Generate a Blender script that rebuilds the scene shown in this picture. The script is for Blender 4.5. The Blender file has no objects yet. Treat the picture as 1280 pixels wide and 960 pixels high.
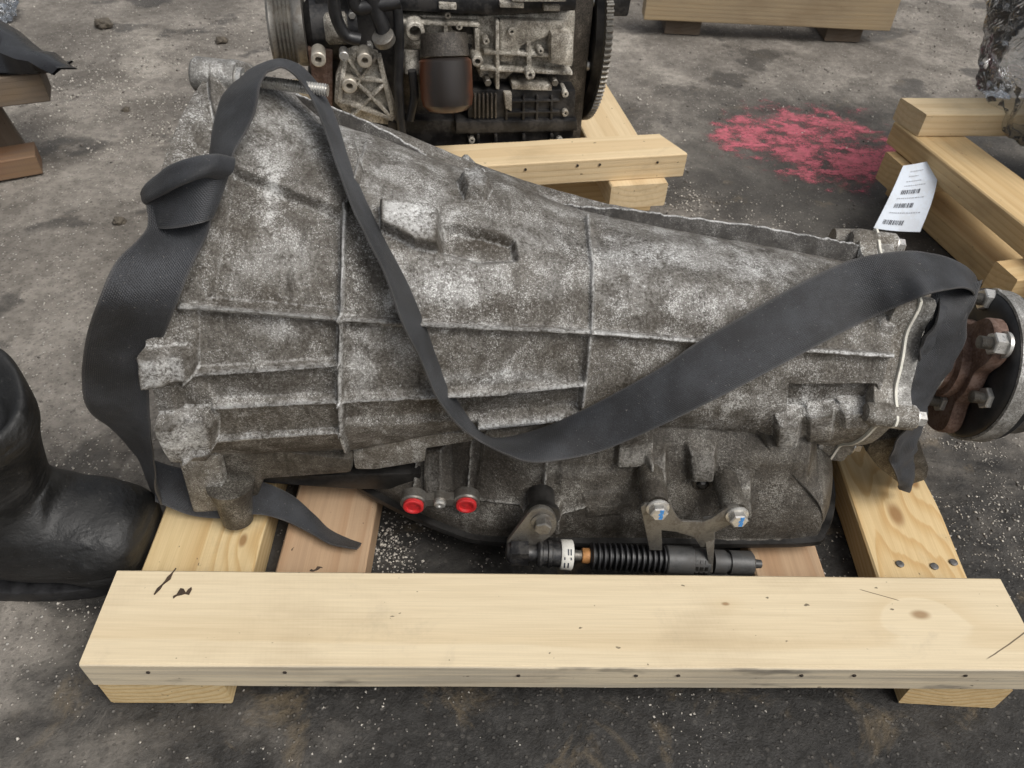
import bpy, bmesh, math, random
import numpy as np
from mathutils import Vector, Matrix
from mathutils.bvhtree import BVHTree

random.seed(7)
rng = np.random.default_rng(7)
sc = bpy.context.scene
col = sc.collection

# ------------------------------------------------------------------ camera
FPX = 962.0                                   # focal length in pixels of the 1280 px wide photograph
CM = np.array([[0.9994545189, -0.0094980162, 0.0316299266],
               [-0.0160109562, 0.6983127524, 0.7156136870],
               [0.0288844915, 0.7157297587, -0.6977797637]])   # rows: right, up, forward
CP = np.array([0.3296, -0.2908, 0.6857])
cam_d = bpy.data.cameras.new('camera')
cam = bpy.data.objects.new('camera', cam_d)
col.objects.link(cam)
mw = Matrix.Identity(4)
for r in range(3):
    mw[r][0] = CM[0][r]; mw[r][1] = CM[1][r]; mw[r][2] = -CM[2][r]; mw[r][3] = CP[r]
cam.matrix_world = mw
cam_d.sensor_width = 36.0
cam_d.lens = FPX / 1280 * 36
cam_d.clip_start = 0.01
cam_d.clip_end = 2000
cam_d.dof.use_dof = True
cam_d.dof.focus_distance = 0.74
cam_d.dof.aperture_fstop = 13.0
sc.camera = cam

# ------------------------------------------------------------------ sky and sun (overcast)
SUN_EL, SUN_AZ = 56.0, 128.0
w = bpy.data.worlds.new('World'); sc.world = w; w.use_nodes = True
nt = w.node_tree
bg = nt.nodes['Background']
sky = nt.nodes.new('ShaderNodeTexSky'); sky.sky_type = 'NISHITA'; sky.sun_disc = False
sky.sun_elevation = math.radians(SUN_EL); sky.sun_rotation = math.radians(SUN_AZ)
sky.dust_density = 6.0; sky.air_density = 1.0
hs = nt.nodes.new('ShaderNodeHueSaturation'); hs.inputs['Saturation'].default_value = 0.25
nt.links.new(sky.outputs[0], hs.inputs['Color']); nt.links.new(hs.outputs[0], bg.inputs['Color'])
bg.inputs['Strength'].default_value = 0.115
sd = bpy.data.lights.new('sun', 'SUN'); sd.energy = 1.5; sd.angle = math.radians(32); sd.color = (1.0, 0.96, 0.9)
so = bpy.data.objects.new('sun', sd); col.objects.link(so)
az, el = math.radians(SUN_AZ), math.radians(SUN_EL)
sun_dir = Vector((math.sin(az) * math.cos(el), math.cos(az) * math.cos(el), math.sin(el)))
so.rotation_euler = sun_dir.to_track_quat('Z', 'Y').to_euler()
so.location = (0, 0, 5)
vs = sc.view_settings
vs.view_transform = 'Standard'; vs.look = 'None'; vs.gamma = 1.0; vs.exposure = 0.12
vs.use_curve_mapping = False

# ------------------------------------------------------------------ pixel helpers (pixel -> direction; depth from planes / surfaces)
def ray(x, y):
    d = CM.T @ np.array([(x - 640) / FPX, -(y - 480) / FPX, 1.0]); return d / np.linalg.norm(d)
def onz(x, y, z=0.0):
    d = ray(x, y); return CP + d * (z - CP[2]) / d[2]
def ony(x, y, Y):
    d = ray(x, y); return CP + d * (Y - CP[1]) / d[1]
def onplane(x, y, P0, n):
    d = ray(x, y); return CP + d * (((np.array(P0) - CP) @ n) / (d @ n))
def project(P):
    d = (np.asarray(P) - CP) @ CM.T
    return 640 + FPX * d[..., 0] / d[..., 2], 480 - FPX * d[..., 1] / d[..., 2]

# ------------------------------------------------------------------ noise in numpy
def _h(ix, iy, iz, seed):
    n = (ix * 374761393 + iy * 668265263 + iz * 2147483647 + seed * 974634777) & 0xffffffff
    n = ((n ^ (n >> 13)) * 1274126177) & 0xffffffff
    n = n ^ (n >> 16)
    return (n & 0xffff) / 65535.0
def vnoise(x, y, z=None, seed=0):
    x = np.asarray(x, float); y = np.asarray(y, float)
    z = np.zeros_like(x) if z is None else np.asarray(z, float)
    ix, iy, iz = [np.floor(a).astype(np.int64) for a in (x, y, z)]
    fx, fy, fz = x - ix, y - iy, z - iz
    fx, fy, fz = [f * f * (3 - 2 * f) for f in (fx, fy, fz)]
    r = 0
    for a in (0, 1):
        for b in (0, 1):
            for c in (0, 1):
                wt = (fx if a else 1 - fx) * (fy if b else 1 - fy) * (fz if c else 1 - fz)
                r = r + wt * _h(ix + a, iy + b, iz + c, seed)
    return r * 2 - 1
def fbm(x, y, z=None, seed=0, oct=4):
    s = 0; a = 1.0; t = 0
    for o in range(oct):
        k = 2 ** o
        s = s + a * vnoise(np.asarray(x) * k, np.asarray(y) * k, None if z is None else np.asarray(z) * k, seed + o * 17)
        t += a; a *= 0.5
    return s / t
def sstep(a, b, x):
    t = np.clip((x - a) / (b - a), 0, 1); return t * t * (3 - 2 * t)

# ------------------------------------------------------------------ node material builder
class NB:
    def __init__(self, name):
        self.m = bpy.data.materials.new(name); self.m.use_nodes = True
        self.t = self.m.node_tree
        self.b = self.t.nodes['Principled BSDF']
        self.out = self.t.nodes['Material Output']
        self._oc = None
    def n(self, typ, **kw):
        nd = self.t.nodes.new(typ)
        for k, v in kw.items(): setattr(nd, k, v)
        return nd
    def put(self, sock, v):
        if hasattr(v, 'is_linked') or isinstance(v, bpy.types.NodeSocket): self.t.links.new(v, sock)
        elif isinstance(v, (tuple, list)) and len(v) == 3 and sock.type == 'RGBA': sock.default_value = (*v, 1)
        else: sock.default_value = v
    def obj(self):
        if self._oc is None: self._oc = self.n('ShaderNodeTexCoord')
        return self._oc.outputs['Object']
    def uv(self):
        if self._oc is None: self._oc = self.n('ShaderNodeTexCoord')
        return self._oc.outputs['UV']
    def math(self, op, a, b=0.0, c=None, clamp=False):
        nd = self.n('ShaderNodeMath', operation=op, use_clamp=clamp)
        self.put(nd.inputs[0], a); self.put(nd.inputs[1], b)
        if c is not None: self.put(nd.inputs[2], c)
        return nd.outputs[0]
    def add(self, a, b): return self.math('ADD', a, b)
    def sub(self, a, b): return self.math('SUBTRACT', a, b)
    def mul(self, a, b): return self.math('MULTIPLY', a, b)
    def map(self, v, scale=(1, 1, 1), loc=(0, 0, 0), rot=(0, 0, 0)):
        nd = self.n('ShaderNodeMapping'); self.put(nd.inputs[0], v)
        nd.inputs['Scale'].default_value = scale; nd.inputs['Location'].default_value = loc; nd.inputs['Rotation'].default_value = rot
        return nd.outputs[0]
    def noise(self, v, scale, detail=4, rough=0.55, dist=0.0):
        nd = self.n('ShaderNodeTexNoise'); self.put(nd.inputs['Vector'], v)
        nd.inputs['Scale'].default_value = scale; nd.inputs['Detail'].default_value = detail
        nd.inputs['Roughness'].default_value = rough; nd.inputs['Distortion'].default_value = dist
        return nd.outputs[0]
    def voronoi(self, v, scale, feature='F1'):
        nd = self.n('ShaderNodeTexVoronoi', feature=feature); self.put(nd.inputs['Vector'], v)
        nd.inputs['Scale'].default_value = scale
        return nd
    def ramp(self, f, stops, interp='LINEAR'):
        nd = self.n('ShaderNodeValToRGB'); self.put(nd.inputs[0], f)
        cr = nd.color_ramp; cr.interpolation = interp
        while len(cr.elements) > 1: cr.elements.remove(cr.elements[-1])
        for i, (p, c) in enumerate(stops):
            e = cr.elements[0] if i == 0 else cr.elements.new(p)
            e.position = p
            e.color = (*c, 1) if isinstance(c, (tuple, list)) else (c, c, c, 1)
        return nd.outputs[0]
    def mr(self, v, a, b, c=0.0, d=1.0, smooth=True):
        nd = self.n('ShaderNodeMapRange'); nd.clamp = True
        if smooth: nd.interpolation_type = 'SMOOTHSTEP'
        self.put(nd.inputs[0], v)
        for i, k in enumerate((a, b, c, d)): self.put(nd.inputs[i + 1], k)
        return nd.outputs[0]
    def mix(self, f, a, b, blend='MIX'):
        nd = self.n('ShaderNodeMix', data_type='RGBA', blend_type=blend)
        self.put(nd.inputs[0], f); self.put(nd.inputs[6], a); self.put(nd.inputs[7], b)
        return nd.outputs[2]
    def sep(self, v):
        nd = self.n('ShaderNodeSeparateXYZ'); self.put(nd.inputs[0], v); return nd.outputs
    def comb(self, x, y, z):
        nd = self.n('ShaderNodeCombineXYZ')
        for i, k in enumerate((x, y, z)): self.put(nd.inputs[i], k)
        return nd.outputs[0]
    def bump(self, h, strength=0.5, dist=0.001, normal=None):
        nd = self.n('ShaderNodeBump'); self.put(nd.inputs['Height'], h)
        nd.inputs['Strength'].default_value = strength; nd.inputs['Distance'].default_value = dist
        if normal is not None: self.put(nd.inputs['Normal'], normal)
        return nd.outputs[0]
    def fin(self, color=None, rough=None, metal=None, normal=None, spec=None):
        if color is not None: self.put(self.b.inputs['Base Color'], color)
        if rough is not None: self.put(self.b.inputs['Roughness'], rough)
        if metal is not None: self.put(self.b.inputs['Metallic'], metal)
        if normal is not None: self.put(self.b.inputs['Normal'], normal)
        if spec is not None: self.b.inputs['Specular IOR Level'].default_value = spec
        return self.m

def cast_metal(name, dark, mid, light, amount=0.5, rough=0.6, metal=0.25, speck=0.5, grime_shade=0.5, worn_edges=False):
    """weathered sand-cast alloy: grey skin, brown grime, pale oxide blotches and fine speckle"""
    b = NB(name); o = b.obj()
    big = b.noise(o, 13, 5, 0.6, 0.6)
    md = b.noise(b.map(o, loc=(3, 1, 2)), 42, 6, 0.68, 0.4)
    streak = b.noise(b.map(o, scale=(1, 0.35, 0.35), loc=(5, 5, 1)), 60, 4, 0.6)
    sp = b.noise(o, 780, 3, 0.75)
    sp2 = b.noise(b.map(o, loc=(9, 2, 4)), 390, 4, 0.7)
    g = b.mr(big, 0.36, 0.62)
    base = b.mix(b.mr(b.add(b.mul(md, 0.5), b.mul(sp2, 0.5)), 0.36, 0.62), dark, mid)
    lightmask = b.mul(b.mr(b.add(b.mul(md, 0.55), b.mul(streak, 0.45)), 0.60 - 0.16 * amount, 0.72 - 0.1 * amount), b.mr(sp2, 0.33, 0.62))
    c = b.mix(b.mul(lightmask, 0.85), base, light)
    spm = b.mul(b.mr(b.add(sp, b.add(b.mul(b.sub(md, 0.5), 0.55), b.mul(b.sub(streak, 0.5), 0.3))), 0.555, 0.62), speck)
    c = b.mix(spm, c, (min(1, light[0] * 1.35), min(1, light[1] * 1.35), min(1, light[2] * 1.33)))
    dk = b.mul(b.mr(b.add(sp2, b.mul(b.sub(big, 0.5), 0.8)), 0.38, 0.28), 0.55)
    c = b.mix(dk, c, (dark[0] * 0.45, dark[1] * 0.43, dark[2] * 0.4))
    c = b.mix(b.mul(g, grime_shade), c, b.mix(b.mr(sp2, 0.3, 0.7), (dark[0] * 0.8, dark[1] * 0.74, dark[2] * 0.64), (mid[0] * 0.8, mid[1] * 0.74, mid[2] * 0.66)))
    geo = b.n('ShaderNodeNewGeometry')
    at = b.n('ShaderNodeAttribute', attribute_name='wear')
    wearm = b.mul(at.outputs['Fac'], b.mr(b.add(b.mul(sp2, 0.6), b.mul(md, 0.4)), 0.36, 0.58))
    c = b.mix(b.mul(wearm, 0.8), c, light)
    ox = b.n('ShaderNodeAttribute', attribute_name='oxide').outputs['Fac']      # patches of bare pale alloy (+) and darker brown (-)
    grain = b.add(b.mul(sp2, 0.5), b.mul(sp, 0.5))
    thr = b.sub(0.645, b.add(b.mul(b.math('MAXIMUM', ox, 0.0), 0.13), b.mul(b.sub(b.add(b.mul(md, 0.6), b.mul(streak, 0.4)), 0.5), 0.35)))
    pos = b.mr(b.sub(grain, thr), 0.0, 0.045)
    c = b.mix(b.mul(pos, 0.85), c, light)
    haze_ = b.mul(b.mr(ox, 0.1, 1.0, smooth=False), b.mr(b.add(b.mul(md, 0.5), b.mul(sp2, 0.5)), 0.36, 0.60))
    c = b.mix(b.mul(haze_, 0.46), c, light)
    run = b.noise(b.map(o, scale=(1.0, 0.22, 0.16), loc=(2, 6, 3)), 95, 4, 0.65)      # oil runs down the sides
    runm = b.mul(b.mr(run, 0.56, 0.70), b.mr(big, 0.40, 0.58))
    c = b.mix(b.mul(runm, 0.62), c, (dark[0] * 0.45, dark[1] * 0.41, dark[2] * 0.35))
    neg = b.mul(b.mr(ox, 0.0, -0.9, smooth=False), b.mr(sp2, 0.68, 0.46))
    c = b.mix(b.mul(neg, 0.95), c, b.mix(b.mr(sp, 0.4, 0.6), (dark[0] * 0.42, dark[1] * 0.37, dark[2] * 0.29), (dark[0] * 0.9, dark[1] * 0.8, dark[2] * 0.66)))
    if not worn_edges:
        h = b.add(b.mul(sp, 0.6), b.add(b.mul(sp2, 1.0), b.mul(md, 0.8)))
        return b.fin(c, b.mr(md, 0.3, 0.7, rough + 0.12, rough - 0.12), metal, b.bump(h, 0.6, 0.0012))
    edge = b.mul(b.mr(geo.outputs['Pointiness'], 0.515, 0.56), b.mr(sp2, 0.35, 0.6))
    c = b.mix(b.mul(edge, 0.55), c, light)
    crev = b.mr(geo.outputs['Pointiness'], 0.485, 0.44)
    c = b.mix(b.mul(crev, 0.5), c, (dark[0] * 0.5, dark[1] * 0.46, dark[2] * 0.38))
    h = b.add(b.mul(sp, 0.8), b.add(b.mul(sp2, 1.1), b.mul(md, 0.8)))
    nrm = b.bump(h, 0.75, 0.0013)
    return b.fin(c, b.mr(md, 0.3, 0.7, rough + 0.12, rough - 0.12), metal, nrm)

def plain(name, c, rough=0.5, metal=0.0, var=0.35, scale=60, bump=0.0, spec=0.5, dirt=None, dirt_amt=0.5):
    b = NB(name); o = b.obj()
    n1 = b.noise(o, scale, 5, 0.6); n2 = b.noise(b.map(o, loc=(4, 2, 9)), scale * 6, 3, 0.6)
    k = b.add(b.mul(n1, 0.6), b.mul(n2, 0.4))
    cc = b.mix(b.mr(k, 0.35, 0.65), tuple(x * (1 - var) for x in c), tuple(min(1, x * (1 + var)) for x in c))
    if dirt: cc = b.mix(b.mul(b.mr(b.add(n1, b.mul(b.sub(n2, .5), .5)), 0.46, 0.62), dirt_amt), cc, dirt)
    nrm = b.bump(k, bump, 0.001) if bump else None
    return b.fin(cc, b.mr(n1, 0.3, 0.7, max(0.05, rough - 0.1), min(1, rough + 0.1)), metal, nrm, spec)

def wood(name, light, dark, pith=(0.01, 0.05), freq=120, wob=0.006, grey=0.0, stain=0.15, knots=(), contrast=1.0, cracks=(), edge=None):
    """pine: growth rings round a pith line that runs along local X, so faces show cathedral grain and ends show arcs"""
    b = NB(name); o = b.obj()
    x, y, z = b.sep(o)[:3]
    st = b.map(o, scale=(0.12, 1, 1))
    n1 = b.sub(b.noise(st, 9, 3, 0.5), 0.5); n2 = b.sub(b.noise(b.map(st, loc=(7, 3, 1)), 34, 3, 0.5), 0.5)
    ry = b.add(b.sub(y, pith[0]), b.mul(n1, wob * 5)); rz = b.add(b.sub(z, pith[1]), b.mul(n2, wob))
    rad = b.math('SQRT', b.add(b.mul(ry, ry), b.mul(rz, rz)))
    core = None
    for (kx, ky, kr) in knots:
        dx = b.mul(b.sub(x, kx), 0.5); dy = b.sub(y, ky)
        d = b.math('SQRT', b.add(b.mul(dx, dx), b.mul(dy, dy)))
        d = b.add(d, b.mul(n2, kr * 0.5))
        bul = b.math('EXPONENT', b.mul(b.mul(d, d), -1.0 / (kr * 2.2) ** 2))
        rad = b.add(rad, b.mul(bul, kr * 1.1))
        cm = b.mr(d, kr * 0.62, kr * 0.18)
        core = cm if core is None else b.math('MAXIMUM', core, cm)
    ph = b.math('FRACT', b.mul(rad, freq))
    ring = b.ramp(ph, [(0, 0.15), (0.45, 0.25), (0.86, 1.0), (0.94, 0.9), (1, 0.15)])
    fib = b.noise(b.map(o, scale=(14, 900, 900)), 1, 3, 0.6)
    fib2 = b.noise(b.map(o, scale=(5, 160, 160)), 1, 3, 0.6)
    c = b.mix(b.mul(ring, 0.62 * contrast), light, dark)
    c = b.mix(b.mul(b.mr(fib, 0.35, 0.7), 0.16), c, tuple(k * 0.55 for k in dark))
    c = b.mix(b.mul(b.mr(fib2, 0.4, 0.7), 0.22), c, tuple(k * 0.8 for k in dark))
    if core is not None: c = b.mix(b.mul(core, 0.75), c, (dark[0] * 0.42, dark[1] * 0.30, dark[2] * 0.2))
    blot = b.noise(b.map(o, scale=(0.5, 1, 1), loc=(2, 8, 4)), 11, 5, 0.6)
    if edge is not None:                                     # the sawn edge face is an old, greyed face of the plank
        em = b.mul(b.mr(y, edge + 0.0012, edge + 0.0004), b.mr(b.add(b.mul(blot, 0.5), b.mul(fib2, 0.5)), 0.25, 0.6, 0.40, 0.88))
        c = b.mix(em, c, b.mix(b.mr(fib2, 0.35, 0.65), (0.60, 0.52, 0.385), (0.42, 0.375, 0.295)))
        bs = b.mul(b.mr(y, edge + 0.0012, edge + 0.0004), b.mr(b.noise(b.map(o, scale=(0.35, 1, 1), loc=(4, 4, 4)), 26, 4, 0.6), 0.58, 0.7))
        c = b.mix(b.mul(bs, 0.6), c, (0.10, 0.095, 0.085))
    if grey:
        gm = b.mul(b.mr(b.add(b.mul(blot, 0.7), b.mul(fib2, 0.3)), 0.35, 0.62), grey)
        c = b.mix(gm, c, (0.20, 0.185, 0.16))
    c = b.mix(b.mul(b.mr(blot, 0.52, 0.72), stain), c, (0.20, 0.13, 0.065))
    spk = b.mr(b.noise(b.map(o, scale=(0.6, 1, 1), loc=(1, 1, 7)), 170, 2, 0.5), 0.73, 0.77)
    c = b.mix(b.mul(spk, 0.8), c, (0.05, 0.035, 0.022))
    for (x0, y0, x1, y1, wd) in cracks:                       # drying cracks and smears with a shape of their own
        L = math.hypot(x1 - x0, y1 - y0); tx, ty = (x1 - x0) / L, (y1 - y0) / L
        ax = b.add(b.sub(x, x0), b.mul(n2, 0.01)); ay = b.add(b.sub(y, y0), b.mul(n1, 0.02))
        al = b.add(b.mul(ax, tx), b.mul(ay, ty)); ac = b.math('ABSOLUTE', b.sub(b.mul(ay, tx), b.mul(ax, ty)))
        mk_ = b.mul(b.mr(ac, wd, wd * 0.4), b.mul(b.mr(al, 0, L * 0.1), b.mr(al, L, L * 0.9)))
        c = b.mix(b.mul(mk_, 0.85), c, (0.05, 0.03, 0.018))
    saw = b.math('SINE', b.add(b.mul(x, 1500.0), b.add(b.mul(y, 260.0), b.mul(n1, 14.0))))
    c = b.mix(b.mul(b.mr(saw, 0.2, 1.0), b.mul(b.mr(blot, 0.42, 0.66), 0.035)), c, tuple(k * 0.6 for k in dark))
    smud = b.mr(b.noise(b.map(o, loc=(6, 1, 3)), 16, 6, 0.7, 0.5), 0.56, 0.74)
    c = b.mix(b.mul(smud, 0.16), c, (0.16, 0.145, 0.125))
    nrm = b.bump(b.add(b.mul(saw, 0.035), b.add(b.mul(fib, 0.6), b.mul(ring, 0.5))), 0.4, 0.0008)
    return b.fin(c, 0.72, 0.0, nrm, 0.3)

M = {}
M['cast'] = cast_metal('cast_aluminium', (0.090, 0.078, 0.062), (0.25, 0.236, 0.21), (0.66, 0.665, 0.65), 0.4, 0.58, 0.12, 0.6, 0.4)
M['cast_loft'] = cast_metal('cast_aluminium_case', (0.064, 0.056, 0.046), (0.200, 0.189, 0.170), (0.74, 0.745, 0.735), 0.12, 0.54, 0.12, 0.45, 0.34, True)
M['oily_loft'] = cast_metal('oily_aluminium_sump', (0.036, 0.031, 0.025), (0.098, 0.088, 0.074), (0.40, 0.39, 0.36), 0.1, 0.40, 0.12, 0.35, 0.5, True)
M['cast_oily'] = cast_metal('oily_cast_aluminium', (0.036, 0.031, 0.025), (0.105, 0.095, 0.08), (0.36, 0.35, 0.32), 0.15, 0.42, 0.2, 0.4, 0.5)
M['grime_shade'] = cast_metal('flange_shade', (0.014, 0.012, 0.010), (0.042, 0.037, 0.031), (0.66, 0.66, 0.65), 0.0, 0.6, 0.05, 0.08, 0.3)  # for the seam flange: shade of its face painted in as near-black
M['cast_pale'] = cast_metal('pale_cast_aluminium', (0.13, 0.125, 0.115), (0.30, 0.295, 0.28), (0.56, 0.56, 0.55), 0.7, 0.5, 0.35, 0.5, 0.25)
M['pan'] = plain('oily_black_pan', (0.018, 0.017, 0.016), 0.4, 0.1, 0.5, 50, 0.2)
M['zinc'] = plain('zinc_bolt', (0.62, 0.61, 0.58), 0.35, 0.7, 0.25, 150, 0.1, dirt=(0.16, 0.14, 0.11), dirt_amt=0.4)
M['steel'] = plain('dull_steel', (0.22, 0.21, 0.19), 0.45, 0.7, 0.3, 90, 0.15, dirt=(0.07, 0.055, 0.04), dirt_amt=0.6)
M['rust'] = plain('rusty_steel', (0.135, 0.078, 0.056), 0.75, 0.1, 0.4, 70, 0.4, dirt=(0.20, 0.16, 0.14), dirt_amt=0.4)
M['gasket'] = plain('pale_gasket', (0.68, 0.66, 0.58), 0.7, 0, 0.15, 120)
M['rubber'] = plain('black_rubber', (0.014, 0.014, 0.015), 0.45, 0, 0.4, 60, 0.15)
M['black_plastic'] = plain('black_plastic', (0.018, 0.018, 0.019), 0.4, 0, 0.4, 60, 0.1, dirt=(0.07, 0.065, 0.058), dirt_amt=0.5)
M['grey_plastic'] = plain('grey_plastic', (0.060, 0.060, 0.059), 0.5, 0, 0.35, 60, 0.1, dirt=(0.035, 0.03, 0.026), dirt_amt=0.6)
M['red_plastic'] = plain('red_plug', (0.56, 0.025, 0.028), 0.45, 0, 0.2, 160, dirt=(0.16, 0.02, 0.02), dirt_amt=0.5)
M['blue_paint'] = plain('blue_paint', (0.06, 0.26, 0.62), 0.5, 0, 0.2, 200)
M['copper'] = plain('orange_collar', (0.42, 0.20, 0.07), 0.5, 0.2, 0.3, 200)
M['white_band'] = plain('printed_band', (0.60, 0.59, 0.54), 0.6, 0, 0.15, 90, dirt=(0.2, 0.18, 0.15), dirt_amt=0.4)
M['ink'] = plain('ink', (0.03, 0.035, 0.05), 0.6, 0, 0.2, 200)
M['ink_grey'] = plain('grey_ink', (0.30, 0.32, 0.36), 0.6, 0, 0.2, 200)
M['card'] = plain('paper_card', (0.62, 0.68, 0.76), 0.6, 0, 0.06, 30, dirt=(0.45, 0.45, 0.45), dirt_amt=0.35)
M['iron'] = cast_metal('greasy_cast_iron', (0.022, 0.019, 0.016), (0.075, 0.065, 0.054), (0.28, 0.25, 0.215), 0.3, 0.42, 0.2, 0.3, 0.35)
M['engine_alu'] = cast_metal('engine_aluminium', (0.11, 0.098, 0.080), (0.39, 0.365, 0.315), (0.74, 0.71, 0.64), 0.8, 0.5, 0.08, 0.5, 0.3)
M['engine_black'] = plain('engine_black', (0.013, 0.013, 0.014), 0.42, 0.1, 0.5, 40, 0.2, dirt=(0.05, 0.045, 0.04), dirt_amt=0.5)
M['bronze'] = plain('bronze_bush', (0.50, 0.46, 0.39), 0.45, 0.5, 0.2, 120)
M['nailhead'] = plain('nail_head', (0.16, 0.155, 0.15), 0.5, 0.7, 0.3, 300)
M['nailrust'] = plain('rusty_nail', (0.035, 0.026, 0.02), 0.8, 0.1, 0.3, 300)
M['gloss_black'] = plain('glossy_black_plastic', (0.010, 0.010, 0.011), 0.3, 0, 0.3, 20)
M['soil'] = plain('dry_soil', (0.10, 0.085, 0.066), 0.95, 0, 0.4, 90, 0.5)
M['debris'] = plain('bark_scrap', (0.05, 0.032, 0.02), 0.9, 0, 0.4, 200, 0.3)

M['w_beam'] = wood('pale_pine', (0.70, 0.595, 0.415), (0.585, 0.455, 0.275), (0.02, 0.17), 95, 0.006, 0.0, 0.2, contrast=0.8, edge=-0.0445,
                   knots=((0.312, 0.006, 0.0095), (0.14, 0.015, 0.004)),
                   cracks=((0.352, -0.034, 0.41, -0.004, 0.0007), (0.265, 0.030, 0.298, 0.016, 0.0006)))
M['w_left'] = wood('yellow_pine', (0.69, 0.55, 0.315), (0.50, 0.32, 0.13), (0.03, 0.12), 150, 0.008, 0.0, 0.15, contrast=1.15, knots=((-0.125, -0.035, 0.008),))
M['w_right'] = wood('knotty_pine', (0.69, 0.535, 0.30), (0.50, 0.29, 0.10), (0.01, 0.06), 170, 0.012, 0.0, 0.2, contrast=1.0, knots=((-0.075, 0.004, 0.016), (-0.03, -0.03, 0.010)))
M['w_red'] = wood('brown_pine', (0.50, 0.35, 0.22), (0.36, 0.20, 0.10), (0.01, 0.09), 140, 0.008, 0.15, 0.3, contrast=0.8)
M['w_bgA'] = wood('background_pine', (0.72, 0.575, 0.365), (0.56, 0.395, 0.21), (0.0, 0.09), 110, 0.006, 0.0, 0.25, contrast=0.7)
M['w_bgB'] = wood('golden_pine', (0.66, 0.49, 0.265), (0.49, 0.305, 0.13), (0.02, 0.08), 120, 0.008, 0.05, 0.35, contrast=0.8)
M['w_old'] = wood('weathered_board', (0.135, 0.10, 0.072), (0.08, 0.056, 0.038), (0.01, 0.08), 120, 0.008, 0.25, 0.4, contrast=0.9)
M['w_rusty'] = wood('red_brown_board', (0.22, 0.115, 0.055), (0.14, 0.068, 0.034), (0.01, 0.08), 120, 0.008, 0.3, 0.4, contrast=0.9)
M['w_far'] = wood('tan_board', (0.42, 0.325, 0.20), (0.31, 0.215, 0.115), (0.01, 0.08), 110, 0.008, 0.25, 0.35, contrast=0.8)

def strap_mat():
    b = NB('strap_webbing'); uv = b.uv(); u, v, _ = b.sep(uv)[:3]
    tw = b.math('SINE', b.add(b.mul(v, 3300.0), b.mul(u, 150.0)))
    rib = b.math('SINE', b.mul(u, 210.0))
    o = b.obj()
    n1 = b.noise(o, 22, 5, 0.6); n2 = b.noise(o, 900, 2, 0.6)
    dust = b.mul(b.mr(b.add(n1, b.mul(b.sub(n2, 0.5), 0.6)), 0.34, 0.72), 0.42)
    c = b.mix(b.mr(n1, 0.3, 0.7), (0.0080, 0.0085, 0.0100), (0.0145, 0.0152, 0.0175))
    c = b.mix(dust, c, (0.066, 0.072, 0.083))
    c = b.mix(b.mul(b.mr(tw, -0.2, 0.8), 0.22), c, (0.004, 0.004, 0.005))
    lint = b.mr(b.noise(b.map(o, loc=(2, 2, 2)), 560, 1, 0.5), 0.72, 0.78)
    c = b.mix(b.mul(lint, 0.5), c, (0.22, 0.20, 0.18))
    edge = b.mr(b.math('ABSOLUTE', b.sub(u, 0.5)), 0.44, 0.5)
    c = b.mix(b.mul(edge, 0.5), c, (0.075, 0.07, 0.066))
    h = b.add(b.mul(tw, 0.5), b.add(b.mul(rib, 0.5), b.mul(n2, 0.8)))
    m = b.fin(c, 0.56, 0, b.bump(h, 0.45, 0.0006), 0.5)
    b.b.inputs['Sheen Weight'].default_value = 0.06; b.b.inputs['Sheen Roughness'].default_value = 0.5
    return m
M['strap'] = strap_mat()

def film_mat():
    b = NB('clear_film'); o = b.obj()
    tr = b.n('ShaderNodeBsdfTransparent'); tr.inputs[0].default_value = (0.93, 0.95, 0.97, 1)
    gl = b.n('ShaderNodeBsdfGlossy'); gl.inputs['Roughness'].default_value = 0.07
    df = b.n('ShaderNodeBsdfTranslucent'); df.inputs[0].default_value = (0.85, 0.88, 0.92, 1)
    nz = b.bump(b.noise(o, 26, 3, 0.5, 1.5), 0.7, 0.012)
    b.put(gl.inputs['Normal'], nz)
    fr = b.n('ShaderNodeFresnel'); fr.inputs[0].default_value = 1.5; b.put(fr.inputs['Normal'], nz)
    m1 = b.n('ShaderNodeMixShader'); m1.inputs[0].default_value = 0.05
    b.t.links.new(tr.outputs[0], m1.inputs[1]); b.t.links.new(df.outputs[0], m1.inputs[2])
    m2 = b.n('ShaderNodeMixShader'); b.put(m2.inputs[0], b.math('MULTIPLY', fr.outputs[0], 1.25, clamp=True))
    b.t.links.new(m1.outputs[0], m2.inputs[1]); b.t.links.new(gl.outputs[0], m2.inputs[2])
    b.t.links.new(m2.outputs[0], b.out.inputs['Surface'])
    return b.m
M['film'] = film_mat()

def filter_mat():
    b = NB('oily_orange_filter'); o = b.obj()
    x, y, z = b.sep(o)[:3]
    n = b.sub(b.noise(o, 60, 4, 0.6), 0.5)
    k = b.mr(b.math('ABSOLUTE', b.add(b.add(x, 0.002), b.mul(n, 0.014))), 0.020, 0.036)
    c = b.mix(k, (0.024, 0.020, 0.018), (0.105, 0.036, 0.016))
    low = b.mr(b.add(z, b.mul(n, 0.02)), 0.012, 0.002)
    c = b.mix(b.mul(low, 0.35), c, (0.20, 0.06, 0.02))
    return b.fin(c, 0.3, 0.0, b.bump(n, 0.2, 0.001))
M['filter'] = filter_mat()

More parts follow.
